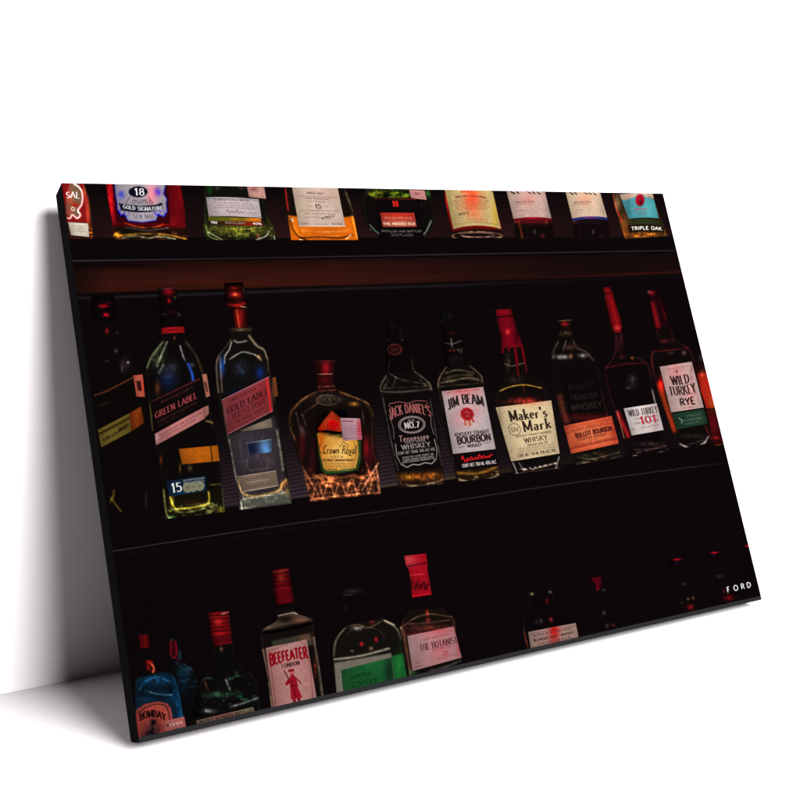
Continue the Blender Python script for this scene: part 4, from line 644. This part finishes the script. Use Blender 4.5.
# 19 rye
bt = bottle(body([(656, 330), (660, 344), (650, 356), (654, 380), (666, 415), (678, 449)], [(668, 325), (676, 340), (690, 350), (697, 375), (704, 405), (713, 442)], (11, 6, 6),
    [('l', [(656, 330), (659, 342), (652, 354), (654, 378)], 1.1, (44, 10, 12), .5), ('l', [(668, 325), (676, 339), (690, 350), (695, 364)], 1.2, (44, 10, 12), .5), ('l', [(653, 352), (670, 350), (688, 348)], 1, (64, 10, 12), .8), ('b', 667, 341, 8, 2, (44, 10, 12), .9), ('l', [(660, 384), (664, 400), (674, 430)], 2.6, (110, 30, 8), .2), ('b', 661, 384, 3.4, 7, (130, 0, 8)), ('b', 684, 353, 2, 2, (60, 40, 40), .8), ('b', 671, 353, 3, 1.4, (34, 20, 20), .8), ('l', [(680, 444), (690, 448), (703, 444), (708, 437)], 1.1, (150, 144, 136), .8), ('l', [(684, 446), (704, 440)], .8, (60, 50, 50), .9), ('b', 692, 436, 12, 2, (22, 20, 18), .9), ('l', [(705, 426), (712, 441)], 1, (60, 10, 10), .6)], edge=(12, 5, 5)), 'tall bottle with a pinkish white label above a green band'  )
sub(body([(646.5, 291), (650, 305), (655, 331)], [(656, 289.5), (663.5, 303), (669, 324)], (26, 4, 8), [('b', 651, 293, 3, 2, (90, 10, 16), .6), ('b', 648.5, 291.5, 1.6, 2, (70, 60, 56)), ('l', [(652, 304), (657.5, 326)], 2.6, (100, 8, 14)), ('l', [(660, 300), (666, 320)], 1, (60, 4, 12), .9)], h=.0003, sm=False), 'cap', bt)
g, f = L_([(659.5, 366.8), (691.5, 361.8), (703.5, 407.5), (671, 412.5)], [('b', 675, 372, 9, 10, (4, -30, -24)), ('b', 690, 396, 5, 12, (18, -12, -10)), ('b', 665, 392, 4, 16, (12, 6, 6)), ('l', [(691, 366), (692, 384), (700, 404)], 1.8, (-40, -46, -40), .8)], (174, 145, 138)); text(g, f, 'WILD', .24, .78, .35, .19, (44, 24, 26), .2, 1, arcv=-.02); text(g, f, 'TURKEY', .1, .9, .57, .19, (44, 24, 26), .2, 1, arcv=-.02); text(g, f, 'RYE', .34, .78, .82, .15, (40, 26, 28), .22); micro(g, f, .38, .7, .95, .035, (120, 84, 80)); line(g, f, [(.3, .7), (.8, .68)], .5, (120, 84, 80)); line(g, f, [(.44, .13), (.48, .2), (.5, .12)], 1.2, (70, 30, 34)); micro(g, f, .2, .85, .08, .03, (140, 90, 86)); sub(g, 'paper_label', bt)
g, f = L_([(672, 414), (703.8, 409), (707.5, 423.5), (676.5, 429.5)], [('b', 698, 420, 5, 4, (16, 14, 10))], (24, 46, 34)); text(g, f, 'STRAIGHT', .4, .9, .3, .13, (66, 86, 70), .18); micro(g, f, .2, .9, .55, .1, (70, 96, 78)); micro(g, f, .3, .7, .78, .1, (64, 88, 70)); line(g, f, [(.16, .3), (.24, .5), (.2, .7)], 1.2, (90, 110, 90)); sub(g, 'label_band', bt, 'dark green band')
# 20 cut off at the right
bt = bottle(body([(694, 352), (695, 372), (706, 408), (714, 446)], [(702, 350), (712, 372), (730, 408), (738, 442)], (30, 5, 6),
    [('p', [(692, 345), (715, 345), (712, 372), (696, 374)], (10, 6, 6), 2), ('b', 706, 388, 8, 15, (150, 22, 10)), ('p', [(697, 374), (711, 372), (722, 407), (706, 409)], (140, 30, 14), .8, .7), ('b', 702, 374, 2, 3, (60, 34, 20)), ('b', 712, 402, 4, 8, (30, 26, 6)), ('l', [(704, 409), (718, 409)], 1.2, (-50, -10, -6)), ('b', 712, 425, 8, 12, (40, 2, 4)), ('l', [(716, 446), (726, 444.5)], .8, (120, 76, 16), .4), ('b', 716, 438, 3, 1.4, (90, 16, 12), .8), ('b', 701, 358, 1.6, 3, (40, 30, 30), .8)]), 'red amber bottle cut off by the right edge')

# ============================ bottom shelf
# 21 blue bottle
bt = bottle(body([(138, 678), (135, 688), (136, 742)], [(162, 672), (176, 680), (186, 734)], (7, 18, 27),
    [('b', 156, 680, 14, 5, (6, 26, 42), .8), ('l', [(139, 690), (146, 681), (158, 677), (170, 682)], 1.2, (12, 36, 50), .6), ('l', [(146, 691), (158, 694), (172, 695)], 1.2, (56, 80, 90), .9), ('b', 175, 705, 6, 24, (2, 28, 48), .6), ('b', 182, 722, 3, 12, (2, 34, 56), .4), ('b', 146, 700, 8, 3, (4, 22, 34)), ('b', 171, 690, 3, 8, (-6, -18, -26)), ('l', [(184, 700), (189, 730)], 1, (6, 28, 46), .4)], edge=(6, 20, 28)), 'blue glass bottle at the lower left corner with an arched salmon label')
sub(body([(138.4, 635), (140, 649)], [(148, 633.5), (149.6, 647)], (96, 8, 12), [('l', [(142, 634), (143.5, 648)], 1, (-50, -4, -5)), ('l', [(146, 634), (147.5, 647)], .8, (-40, -4, -5)), ('b', 144, 634, 6, 1, (-40, 10, 10))], h=.0003), 'cap', bt, 'small ribbed red cap')
sub(body([(144, 661), (146, 669), (151, 674)], [(153, 659), (155, 668), (156, 673)], (30, 8, 8), [('b', 149, 662, 3, 2, (120, 10, 10), .5), ('l', [(151.5, 664), (154, 668), (153, 672)], 1.3, (190, 80, 40)), ('b', 148, 668, 2, 4, (110, 8, 10))], h=.0003), 'neck', bt)
ar = [(136, 710), (145, 704), (158, 701.5), (167, 703.5), (170.5, 708), (175, 730), (176, 745), (134, 745)]
ar2 = [(138, 713), (147, 706.6), (158, 704), (165.5, 706), (168, 711), (172, 745), (134, 745)]
g, f = L_([(135, 701), (175, 700), (180, 738), (137, 746)], [('p', [(120, 690), (190, 690), (190, 750), (120, 750)], (8, 26, 40), .5), ('p', ar, (142, 54, 46), .6), ('l', ar2[:5] + [(171.5, 728)], .8, (-130, -40, -34)), ('b', 153, 733, 8, 10, (-140, -44, -30), .6), ('b', 153, 722, 3, 3, (-120, -40, -30)), ('b', 144, 736, 3, 5, (-60, -20, -16), .8), ('b', 166, 718, 5, 7, (10, 12, 12), .8)], (168, 58, 48), h=.0004)
fq = quadmap([(138, 706), (166, 706), (168, 724), (140, 724)]); text(g, fq, 'BOMBAY', .02, .94, .42, .38, (26, 10, 10), .24, 1, arcv=.22, h=.00048); sub(g, 'paper_label', bt, 'arched salmon label with a black inner line')
g, f = L_([(163, 721.5), (184, 716.5), (186, 726.5), (165, 731)], [('b', 174, 725, 5, 3, (-40, -10, -8), .9)], (150, 80, 74), h=.0005); [line(g, f, [(.3 + .09 * k, .38), (.3 + .09 * k + .05 * (k % 2), .64)], .8, (190, 148, 138), .0006) for k in range(7)]; line(g, f, [(.12, .5), (.2, .5)], 2.2, (60, 24, 24), .0006); sub(g, 'sticker', bt, 'pale pink sticker')
# 22 behind
bt = bottle(body([(165, 637), (168, 662), (176, 676), (184, 720)], [(181, 635), (182, 660), (194, 672), (206, 716)], (7, 7, 9),
    [('b', 188, 668, 6, 3, (16, 30, 36), .9), ('b', 192, 664.5, 2, 1.2, (50, 64, 66)), ('b', 184, 672, 8, 4, (4, 18, 24), .9), ('b', 178, 660, 2, 2, (40, 4, 10)), ('b', 183, 683, 6, 10, (0, 12, 20), .8), ('b', 172, 641, 1.6, 1.4, (60, 64, 60)), ('k', [(168, 640), (195, 664), (200, 690), (180, 690)], (20, 50, 60), .4)]), 'dark bottle with a ribbed red cap behind the blue glass bottle')
sub(body([(168.5, 641), (168.5, 652), (171.5, 659)], [(176, 640), (178, 650), (177, 658)], (46, 4, 9), [('l', [(170.5, 642), (171, 655), (174, 658), (176.5, 654), (175.5, 641)], .9, (84, 10, 14), .3)], h=.0003), 'cap', bt)
# 23 screw cap
bt = bottle(body([(213, 646), (214, 664), (196, 690), (190, 728)], [(234, 642), (236, 660), (256, 680), (262, 716)], (9, 7, 7),
    [('b', 221.5, 649, 1.8, 2, (80, 50, 40), .6), ('l', [(226, 680), (230, 690)], 1.4, (84, 84, 80), .9), ('l', [(204, 680), (208, 690)], 1.4, (50, 28, 18), .9), ('b', 214, 695, 14, 3, (10, 22, 14), .9), ('b', 208, 711, 7, 2, (84, 88, 90), .6), ('l', [(230, 707), (244, 703), (258, 698)], 1.3, (84, 90, 90), .8), ('b', 240, 696, 2.4, 1.2, (8, 60, 30)), ('b', 228, 694, 6, 2, (12, 34, 20), .9), ('k', [(200, 676), (250, 670), (258, 700), (196, 712)], (30, 60, 44), .36, 1.4), ('l', [(252, 668), (260, 690)], 1, (24, 3, 6), .6)], edge=(10, 10, 8)), 'dark bottle with a wide ringed red screw cap, only its shoulder in view')
sub(body([(207, 613), (210, 632), (213, 646)], [(228.5, 611), (230.5, 628), (232.5, 643)], (112, 8, 14),
    [('l', [(205 + .15 * k * 4, 616.5 + 4 * k), (230 + .1 * k * 4, 614 + 4 * k)], .8, (-76, -2, -6), .3) for k in range(5)] + [('l', [(206, 618), (216, 617)], .6, (30, 80, 80), .7), ('l', [(222, 614), (229, 612)], 1.2, (60, 110, 100), .6), ('b', 218, 622, 4, 3, (90, 24, 20)), ('b', 220, 634, 6, 2, (60, 6, 6)), ('b', 208, 625, 2, 8, (-70, 0, 0)), ('p', [(209, 637), (233, 633), (234, 646), (211, 648)], (70, 6, 12), 1, .8), ('l', [(212, 646), (232, 642.5)], 1, (40, 6, 8), .5)], h=.0003, sm=False), 'cap', bt)
g, f = L_([(196, 720.5), (253, 707), (254.5, 712.5), (197, 726)], [('b', 225, 716, 26, 3, (14, -8, -10)), ('b', 246, 709.5, 8, 3, (20, 26, 16))], (92, 76, 66)); micro(g, f, .05, .97, .5, .5, (30, 20, 18)); sub(g, 'paper_label', bt)
# 24 pink label with figure
bt = bottle(body([(275, 610), (277, 620), (261, 632), (262, 650), (268, 680), (271, 716)], [(292, 607), (298, 614), (313, 620), (315, 640), (320, 670), (325, 706)], (13, 9, 8),
    [('p', [(276, 616), (296, 611), (312, 620), (260, 631)], (64, 50, 42), 1.2), ('b', 300, 620, 8, 3, (40, 14, 10)), ('b', 285, 619, 10, 4, (-50, -40, -34)), ('l', [(277, 616), (292, 613), (297, 614)], .8, (90, 84, 70), .5), ('b', 268, 628, 5, 2, (20, 20, 14)), ('l', [(261, 633), (285, 630), (313, 623)], 1.4, (-16, -12, -10)),
     ('p', [(272, 641), (310, 633), (313, 645), (272, 652)], (44, 42, 32), 1), ('b', 305, 638, 6, 4, (40, 14, 12)), ('l', [(263, 650), (268, 680), (272, 706)], 1.8, (84, 66, 50), .4), ('l', [(314, 638), (319, 666), (323, 700)], 2, (64, 58, 50), .5), ('l', [(268, 650), (273, 705)], .8, (-10, -8, -6)), ('b', 315, 668, 1.4, 9, (60, 14, 8), .8)], edge=(16, 12, 8)), 'clear gin bottle with a tall pink label showing a red coated figure'  )
sub(body([(271, 570.5), (273, 590), (276, 605)], [(288.5, 568), (291, 585), (294, 602)], (88, 5, 14),
    [('l', [(270, 574 + 4.2 * k), (291, 571.6 + 4.2 * k)], .8, (-52, -1, -6), .3) for k in range(5)] + [('l', [(272, 573), (287, 570)], .8, (60, 50, 20), .6), ('b', 281, 578, 3, 4, (40, 26, 6)), ('l', [(274, 590), (291, 588)], .8, (60, 4, 8)), ('b', 274, 586, 2, 18, (-30, 0, -4))], h=.0003, sm=False), 'cap', bt, 'ringed red screw cap')
g, f = L_([(265.5, 648), (306.5, 639.5), (317.5, 704), (274, 712)], [('l', [(269, 651), (304, 643.5), (313, 700)], .6, (-34, -44, -40)), ('l', [(269, 651), (276, 708)], .6, (-34, -44, -40)), ('b', 285, 645, 20, 5, (-10, 2, 2)), ('b', 300, 690, 10, 16, (2, 6, 2))], (158, 108, 104))
text(g, f, 'BEEFEATER', .06, .96, .18, .15, (116, 10, 20), .26, 0, arcv=.018, taper=.25); text(g, f, 'LONDON', .32, .74, .325, .06, (50, 22, 28), .24, 1)
def blob(pts, c, h=.0005):
    x, y = f(np.array([p[0] for p in pts], float), np.array([p[1] for p in pts], float)); n = len(pts) // 2
    X = np.stack([x[:n], x[n:][::-1]]); Y = np.stack([y[:n], y[n:][::-1]]); g.grid(X, Y, h, np.zeros(X.shape + (3,)) + np.array(c, float))
RD = (126, 14, 26)
blob([(.5, .48), (.44, .56), (.44, .7), (.42, .86), (.68, .86), (.62, .7), (.62, .56), (.56, .48)], RD)
blob([(.44, .52), (.34, .6), (.36, .64), (.46, .6)], (112, 12, 22), .00052); blob([(.6, .52), (.7, .62), (.73, .68), (.64, .6)], (112, 12, 22), .00052)
blob([(.47, .435), (.48, .48), (.58, .48), (.58, .435)], (160, 74, 74), .00053); blob([(.46, .4), (.44, .435), (.6, .435), (.58, .4)], (104, 8, 20), .00055)
blob([(.46, .86), (.46, .95), (.52, .95), (.53, .86)], (100, 10, 22)); blob([(.56, .86), (.57, .95), (.63, .95), (.63, .86)], (100, 10, 22)); line(g, f, [(.36, .4), (.45, .56)], 1.2, (50, 20, 26)); line(g, f, [(.5, .56), (.53, .84)], .8, (76, 6, 16), .0006); line(g, f, [(.45, .66), (.62, .66)], 1, (76, 6, 16), .0006)
for v in (.5, .6, .7): line(g, f, [(.12, v), (.3, v + .01)], .6, (150, 84, 84)); line(g, f, [(.74, v), (.9, v + .01)], .6, (150, 84, 84))
sub(g, 'paper_label', bt)
# 25 green label
bt = bottle(body([(346, 626), (337, 636), (333, 652), (337, 700)], [(382, 618), (396, 625), (402, 640), (408, 684)], (14, 12, 9),
    [('l', [(345, 628), (336, 640), (333, 656)], 1.4, (60, 62, 48), .4), ('l', [(384, 620), (396, 628), (402, 640)], 1.2, (56, 52, 40), .5), ('b', 357, 628, 5, 2, (100, 96, 88), .7), ('l', [(347, 625), (360, 625), (368, 628), (382, 621)], 1.2, (60, 44, 32), .7), ('b', 372, 622, 3, 2, (60, 10, 10), .6), ('l', [(385, 621), (394, 625)], 1.6, (84, 76, 64), .5),
     ('b', 361.5, 644, 1.7, 2, (170, 10, 20)), ('b', 376, 639.5, 1.5, 2.6, (150, 10, 20)), ('b', 371, 648.5, 1.8, 1.6, (120, 84, 60)), ('b', 352, 651, 1.6, 1, (70, 70, 80)), ('e', 365, 640, 20, 13, 1.2, (18, 16, 12), 200, 350, .6), ('l', [(334, 659.5), (360, 656), (389, 648.5)], 1.3, (110, 104, 92), .1), ('p', [(334, 663), (391, 653), (396, 690), (337, 700)], (96, 90, 78), .8),
     ('p', [(391, 656), (403, 653.5), (408, 684), (396, 688)], (18, 74, 32), .8), ('b', 399, 664, 3, 12, (6, 22, 6))], edge=(14, 14, 10)), 'round shouldered clear bottle with a bright green label')
sub(body([(341, 590), (344, 608), (346, 626)], [(363, 586), (368, 604), (376, 619)], (9, 5, 6), [('b', 352, 591, 8, 2.4, (24, 22, 20), .9), ('b', 348, 595, 5, 1, (24, 22, 20), .9), ('b', 345, 608, 2, 3, (8, 8, 8))], h=.00025), 'cap', bt, 'dim black cap')
g, f = L_([(341, 670), (391, 657.5), (395.5, 690), (344, 700)], [('b', 372, 664, 10, 8, (2, 12, 6)), ('b', 389, 672, 4, 14, (-4, -34, -12)), ('b', 345, 685, 4, 14, (6, 8, 4))], (20, 70, 34)); text(g, f, 'NIKKA', .18, .57, .32, .15, (8, 34, 14), .13); text(g, f, 'COFFEY', .18, .67, .58, .15, (8, 34, 14), .13); sub(g, 'paper_label', bt)
# 26 square pink label
bt = bottle(body([(410, 610), (401, 624), (401, 640), (411, 684)], [(440, 608), (453, 617), (456, 630), (463, 664)], (16, 10, 8),
    [('b', 427, 613, 2, 3, (100, 20, 14), .5), ('b', 428, 620, 2, 2, (110, 24, 20)), ('l', [(402, 627), (415, 618), (430, 614), (452, 617)], 1, (60, 46, 36), .6), ('l', [(408, 624), (425, 623), (450, 620)], 1, (56, 36, 28), .7), ('b', 430, 628, 22, 3, (60, 20, 16), .6), ('b', 418, 634, 14, 2, (50, 14, 12), .6), ('l', [(403, 630), (411, 676)], 1.8, (56, 36, 24), .3), ('b', 400.5, 628, 1.4, 1.4, (100, 90, 70)), ('p', [(410, 672), (463, 660), (464, 668), (412, 684)], (10, 8, 7), 1.2), ('b', 412, 673, 4, 3, (20, 50, 20)),
     ('l', [(428, 671), (445, 667), (460, 661)], 1.2, (70, 64, 60), 1), ('b', 455, 622, 2, 8, (30, 18, 14))], edge=(26, 16, 12)), 'bottle with a tall red cap and a square blush pink label'  )
sub(body([(404, 556), (406, 566), (409, 570), (412, 597.5)], [(425.5, 553.5), (427.5, 563), (427, 568), (431.5, 594.5)], (140, 10, 24),
    [('b', 409, 560, 7, 6, (24, 40, 30)), ('l', [(405, 567), (428, 562.5)], 1, (-90, -6, -12)), ('l', [(409, 576), (423, 574)], .7, (60, 50, 50), .6), ('b', 420, 585, 8, 6, (-46, -2, -8), .9), ('l', [(415, 590), (417, 584), (420, 589), (424, 582), (425, 590), (428, 584)], .9, (-90, -6, -14)), ('l', [(411, 597), (431, 594)], 1, (40, 4, 6)), ('b', 411, 585, 2, 10, (-60, 0, -10))], h=.0003, sm=False, cyl=.1), 'cap', bt, 'tall two step red cap')
g, f = L_([(407, 636), (453.5, 626.5), (461.5, 657.5), (412.5, 671)], [('b', 436, 630, 20, 5, (14, -30, -26)), ('b', 440, 650, 12, 14, (12, -14, -12)), ('b', 411, 652, 4, 22, (14, 14, 14)), ('b', 459, 645, 3, 14, (10, -30, -26))], (152, 112, 112), speck=.06)
text(g, f, 'THE BOTANIST', .22, 1.0, .42, .19, (66, 26, 34), .16, 1); micro(g, f, .32, .84, .2, .05, (130, 64, 68)); text(g, f, 'ISLAY DRY GIN', .46, .84, .57, .06, (140, 62, 70), .2); text(g, f, '22', .66, .76, .74, .12, (150, 34, 46), .16); line(g, f, [(.5, .86), (.92, .84)], .6, (130, 64, 68)); micro(g, f, .06, .16, .82, .05, (100, 60, 64)); micro(g, f, .06, .18, .92, .05, (100, 60, 64)); sub(g, 'paper_label', bt)
# 27 low strip label
bt = bottle(body([(528, 592), (529, 610), (523, 628), (530, 664)], [(552, 588), (556, 606), (572, 618), (580, 650)], (8, 5, 6),
    [('b', 532, 594, 1.6, 1.4, (120, 110, 70)), ('b', 543.5, 587.5, 1.3, 1.3, (60, 58, 60)), ('b', 550, 592, 1.5, 1.2, (84, 80, 84)), ('b', 549, 586, 1.2, 1.2, (44, 42, 44)), ('b', 547, 601, 1.3, 2.6, (84, 6, 10)), ('b', 551, 619.5, 1.5, 2, (130, 24, 30)), ('l', [(523.5, 630), (528, 648)], .9, (80, 34, 16), .5), ('b', 541, 621, 1.2, 2, (50, 36, 34)), ('b', 537, 622, 3, 2, (14, 12, 12), .9), ('l', [(529, 592), (529, 608), (524, 622), (525, 634)], .9, (14, 11, 11), .8), ('l', [(552, 588), (556, 604), (571, 616), (575, 626)], .9, (18, 13, 13), .8)], sm=True), 'unlit bottle low on the bottom shelf, only its pale strip label showing')
g, f = L_([(528, 632), (575.5, 623), (579, 640), (531, 651)], [('b', 554, 632, 5, 12, (30, -90, -84)), ('l', [(530, 634), (576, 625.5)], .5, (-40, -40, -40)), ('l', [(532, 648), (578, 637)], 1, (-70, -66, -66), .6)], (140, 112, 104)); micro(g, f, .1, .9, .25, .1, (70, 48, 46)); text(g, f, 'BLENDED MALT WHISKY', .08, .92, .5, .14, (60, 36, 36), .24); micro(g, f, .16, .84, .72, .1, (80, 54, 50)); sub(g, 'paper_label', bt)
# 28 .. 31 unlit bottles known only by their caps
for (lab, cap, items, blft, brgt, bit) in (
  ('unlit bottle with a tapered dark red cap on the bottom shelf', ([(589, 578), (594, 584), (596, 589)], [(601, 576.5), (601.5, 583), (600, 588)]), (70, 4, 14), [(594, 588), (590, 606), (588, 640)], [(602, 587), (612, 600), (618, 640)], [('b', 597.5, 588, 1.2, 2.4, (150, 16, 20)), ('b', 604, 590, 2, 1.4, (34, 36, 40)), ('b', 604, 613, 1.6, 2, (44, 42, 42)), ('b', 607, 626, 1.4, 2, (50, 40, 40)), ('b', 613, 625, 1.6, 1.6, (60, 16, 14))]),
  ('unlit bottle whose black cap has a thin red glint, left of the red rimmed one', ([(668, 558), (670, 566)], [(684, 556), (682, 564)]), (14, 4, 8), [(670, 565), (664, 585), (663, 625)], [(682, 563), (692, 580), (696, 618)], [('b', 684, 584, 2, 1.4, (40, 20, 22)), ('b', 688, 599, 1.2, 1.2, (96, 60, 24)), ('b', 693, 598, 1.2, 1.2, (90, 60, 24)), ('b', 690, 607, 3.4, 2.4, (100, 6, 8), .6), ('b', 649, 615, 1.2, 1.2, (100, 60, 24)), ('b', 682, 603, 1, 1, (50, 24, 18))]),
  ('unlit bottle whose cap has a bright thin red rim, above the small white lettering', ([(706, 551), (708, 558)], [(721, 549.5), (718, 557)]), (16, 4, 8), [(707, 557), (700, 575), (700, 612)], [(719, 556), (730, 572), (742, 606)], [('b', 720, 576, 3, 2, (20, 22, 22), .8), ('b', 729, 598, 4.5, 2.6, (96, 4, 8), .7), ('b', 724, 591, 1, 2, (60, 20, 16))])):
    bt = bottle(body(blft, brgt, (9, 5, 6), bit + [('l', blft, 1, (2, 1, 1), .9), ('l', brgt, 1, (3, 2, 2), .9), ('l', [blft[1], ((blft[1][0] + brgt[1][0]) / 2, blft[1][1] - 4), brgt[1]], .8, (2, 1, 1), .9)], h=.00019), lab)
    hx = (cap[0][0][0] + cap[1][0][0]) / 2; hy = (cap[0][0][1] + cap[1][0][1]) / 2
    sub(body(cap[0], cap[1], cap[2] if len(cap) > 2 else ((74, 4, 14) if 'tapered' in lab else (9, 4, 6)), [] if 'tapered' in lab else [('b', hx + 1, hy + 2.6, 2.8, 1, (150, 6, 18)), ('l', [(hx - 7, hy + 2.6), (hx + 7, hy + 2)], .8, (44, 3, 7)), ('b', hx, hy + 6, 2, 2, (8, 6, 26))], h=.0003), 'cap', bt, None)
bt = bottle(body([(744, 550), (742, 562), (744, 580)], [(760, 546), (765, 558), (768, 575)], (8, 4, 5), []), 'unlit bottle at the right edge, just a red glint on its cap')
sub(body([(742, 544.5), (743, 550)], [(752, 542.5), (754, 548)], (9, 4, 6), [('b', 748.5, 546, 3, 1, (150, 8, 20)), ('l', [(743, 546.4), (752, 545.6)], .6, (70, 4, 10))], h=.0003), 'cap', bt)
# loose glints between the bottom bottles
# photographer's name in the corner
g = Ink(); fq = quadmap([(725.5, 587), (750, 581.5), (751.3, 587.3), (726.8, 593.2)])
for ch, a in (('F', .03), ('O', .3), ('R', .6), ('D', .84)): text(g, fq, ch, a, a + {'F': .1, 'O': .17, 'R': .13, 'D': .15}[ch], .5, .84, (200, 200, 200), .17, h=.0004)
g.build('corner_lettering', ROOT, 'small white capital letters in the lower right corner')

# ------------------------------------------------------------------ canvas body, wall, floor
import bmesh
def box_canvas():
    bm = bmesh.new()
    e = .0000
    cs = []
    for (u, v, d) in [(0, 0, 0), (W, 0, 0), (W, H, 0), (0, H, 0), (0, 0, D), (W, 0, D), (W, H, D), (0, H, D)]:
        cs.append(bm.verts.new(FRONT0 + np.array([1., 0, 0]) * u + UP * v + DEP * d))
    for q in [(0, 1, 2, 3), (7, 6, 5, 4), (0, 4, 5, 1), (1, 5, 6, 2), (2, 6, 7, 3), (3, 7, 4, 0)]:
        bm.faces.new([cs[i] for i in q])
    bmesh.ops.recalc_face_normals(bm, faces=bm.faces[:])
    bmesh.ops.bevel(bm, geom=bm.edges[:], offset=.0012, segments=2, affect='EDGES', profile=.6)
    me = bpy.data.meshes.new('canvas_panel'); bm.to_mesh(me); bm.free(); me.materials.append(WRAP)
    o = bpy.data.objects.new('canvas_panel', me); COL.objects.link(o); o.parent = ROOT
    return o
panel = box_canvas()

def sheet(name, pts, m):
    me = bpy.data.meshes.new(name); me.from_pydata(pts, [], [(0, 1, 2, 3)]); me.materials.append(m)
    o = bpy.data.objects.new(name, me); COL.objects.link(o); o['kind'] = 'structure'; return o
sheet('floor', [(-8, -8, -.0005), (8, -8, -.0005), (8, GAP + .0005, -.0005), (-8, GAP + .0005, -.0005)], TINTED_WHITE)
sheet('wall', [(-8, GAP + .001, -.0005), (8, GAP + .001, -.0005), (8, GAP + .001, 6), (-8, GAP + .001, 6)], TINTED_WHITE)

# ------------------------------------------------------------------ camera
import mathutils
cd = bpy.data.cameras.new('camera'); co = bpy.data.objects.new('camera', cd); COL.objects.link(co)
cd.sensor_width = 36; cd.lens = FPX / 800 * 36; cd.clip_start = .01; cd.clip_end = 100
Mx = B2W @ np.diag([1, -1, -1])
M4 = mathutils.Matrix([[*map(float, Mx[i]), float(cam_loc[i])] for i in range(3)] + [[0, 0, 0, 1]])
co.matrix_world = M4
C.camera = co

# ------------------------------------------------------------------ light
def area(name, loc, tgt, size, power, colr=(1, 1, 1)):
    l = bpy.data.lights.new(name, 'AREA'); l.shape = 'DISK'; l.size = size; l.energy = power; l.color = colr
    o = bpy.data.objects.new(name, l); COL.objects.link(o); o.location = loc
    o.rotation_euler = (mathutils.Vector(tgt) - mathutils.Vector(loc)).to_track_quat('-Z', 'Y').to_euler()
    return o
KEY_DIR = np.array([0.17,-0.8,0.4]); KEY_DIR = KEY_DIR / np.linalg.norm(KEY_DIR)
kd = 3.5
area('key_lamp', tuple(np.array([.45, .1, .2]) + KEY_DIR * kd), (.45, .1, .2), 1.9, 700)
w = bpy.data.worlds.new('World'); C.world = w; w.use_nodes = True
w.node_tree.nodes['Background'].inputs['Color'].default_value = (.05,.03,.038,1)
w.node_tree.nodes['Background'].inputs['Strength'].default_value = 1
C.view_settings.view_transform = 'Standard'; C.view_settings.look = 'None'
C.view_settings.exposure = 0; C.view_settings.gamma = 1
C.cycles.diffuse_bounces = 2
C.cycles.use_denoising = True
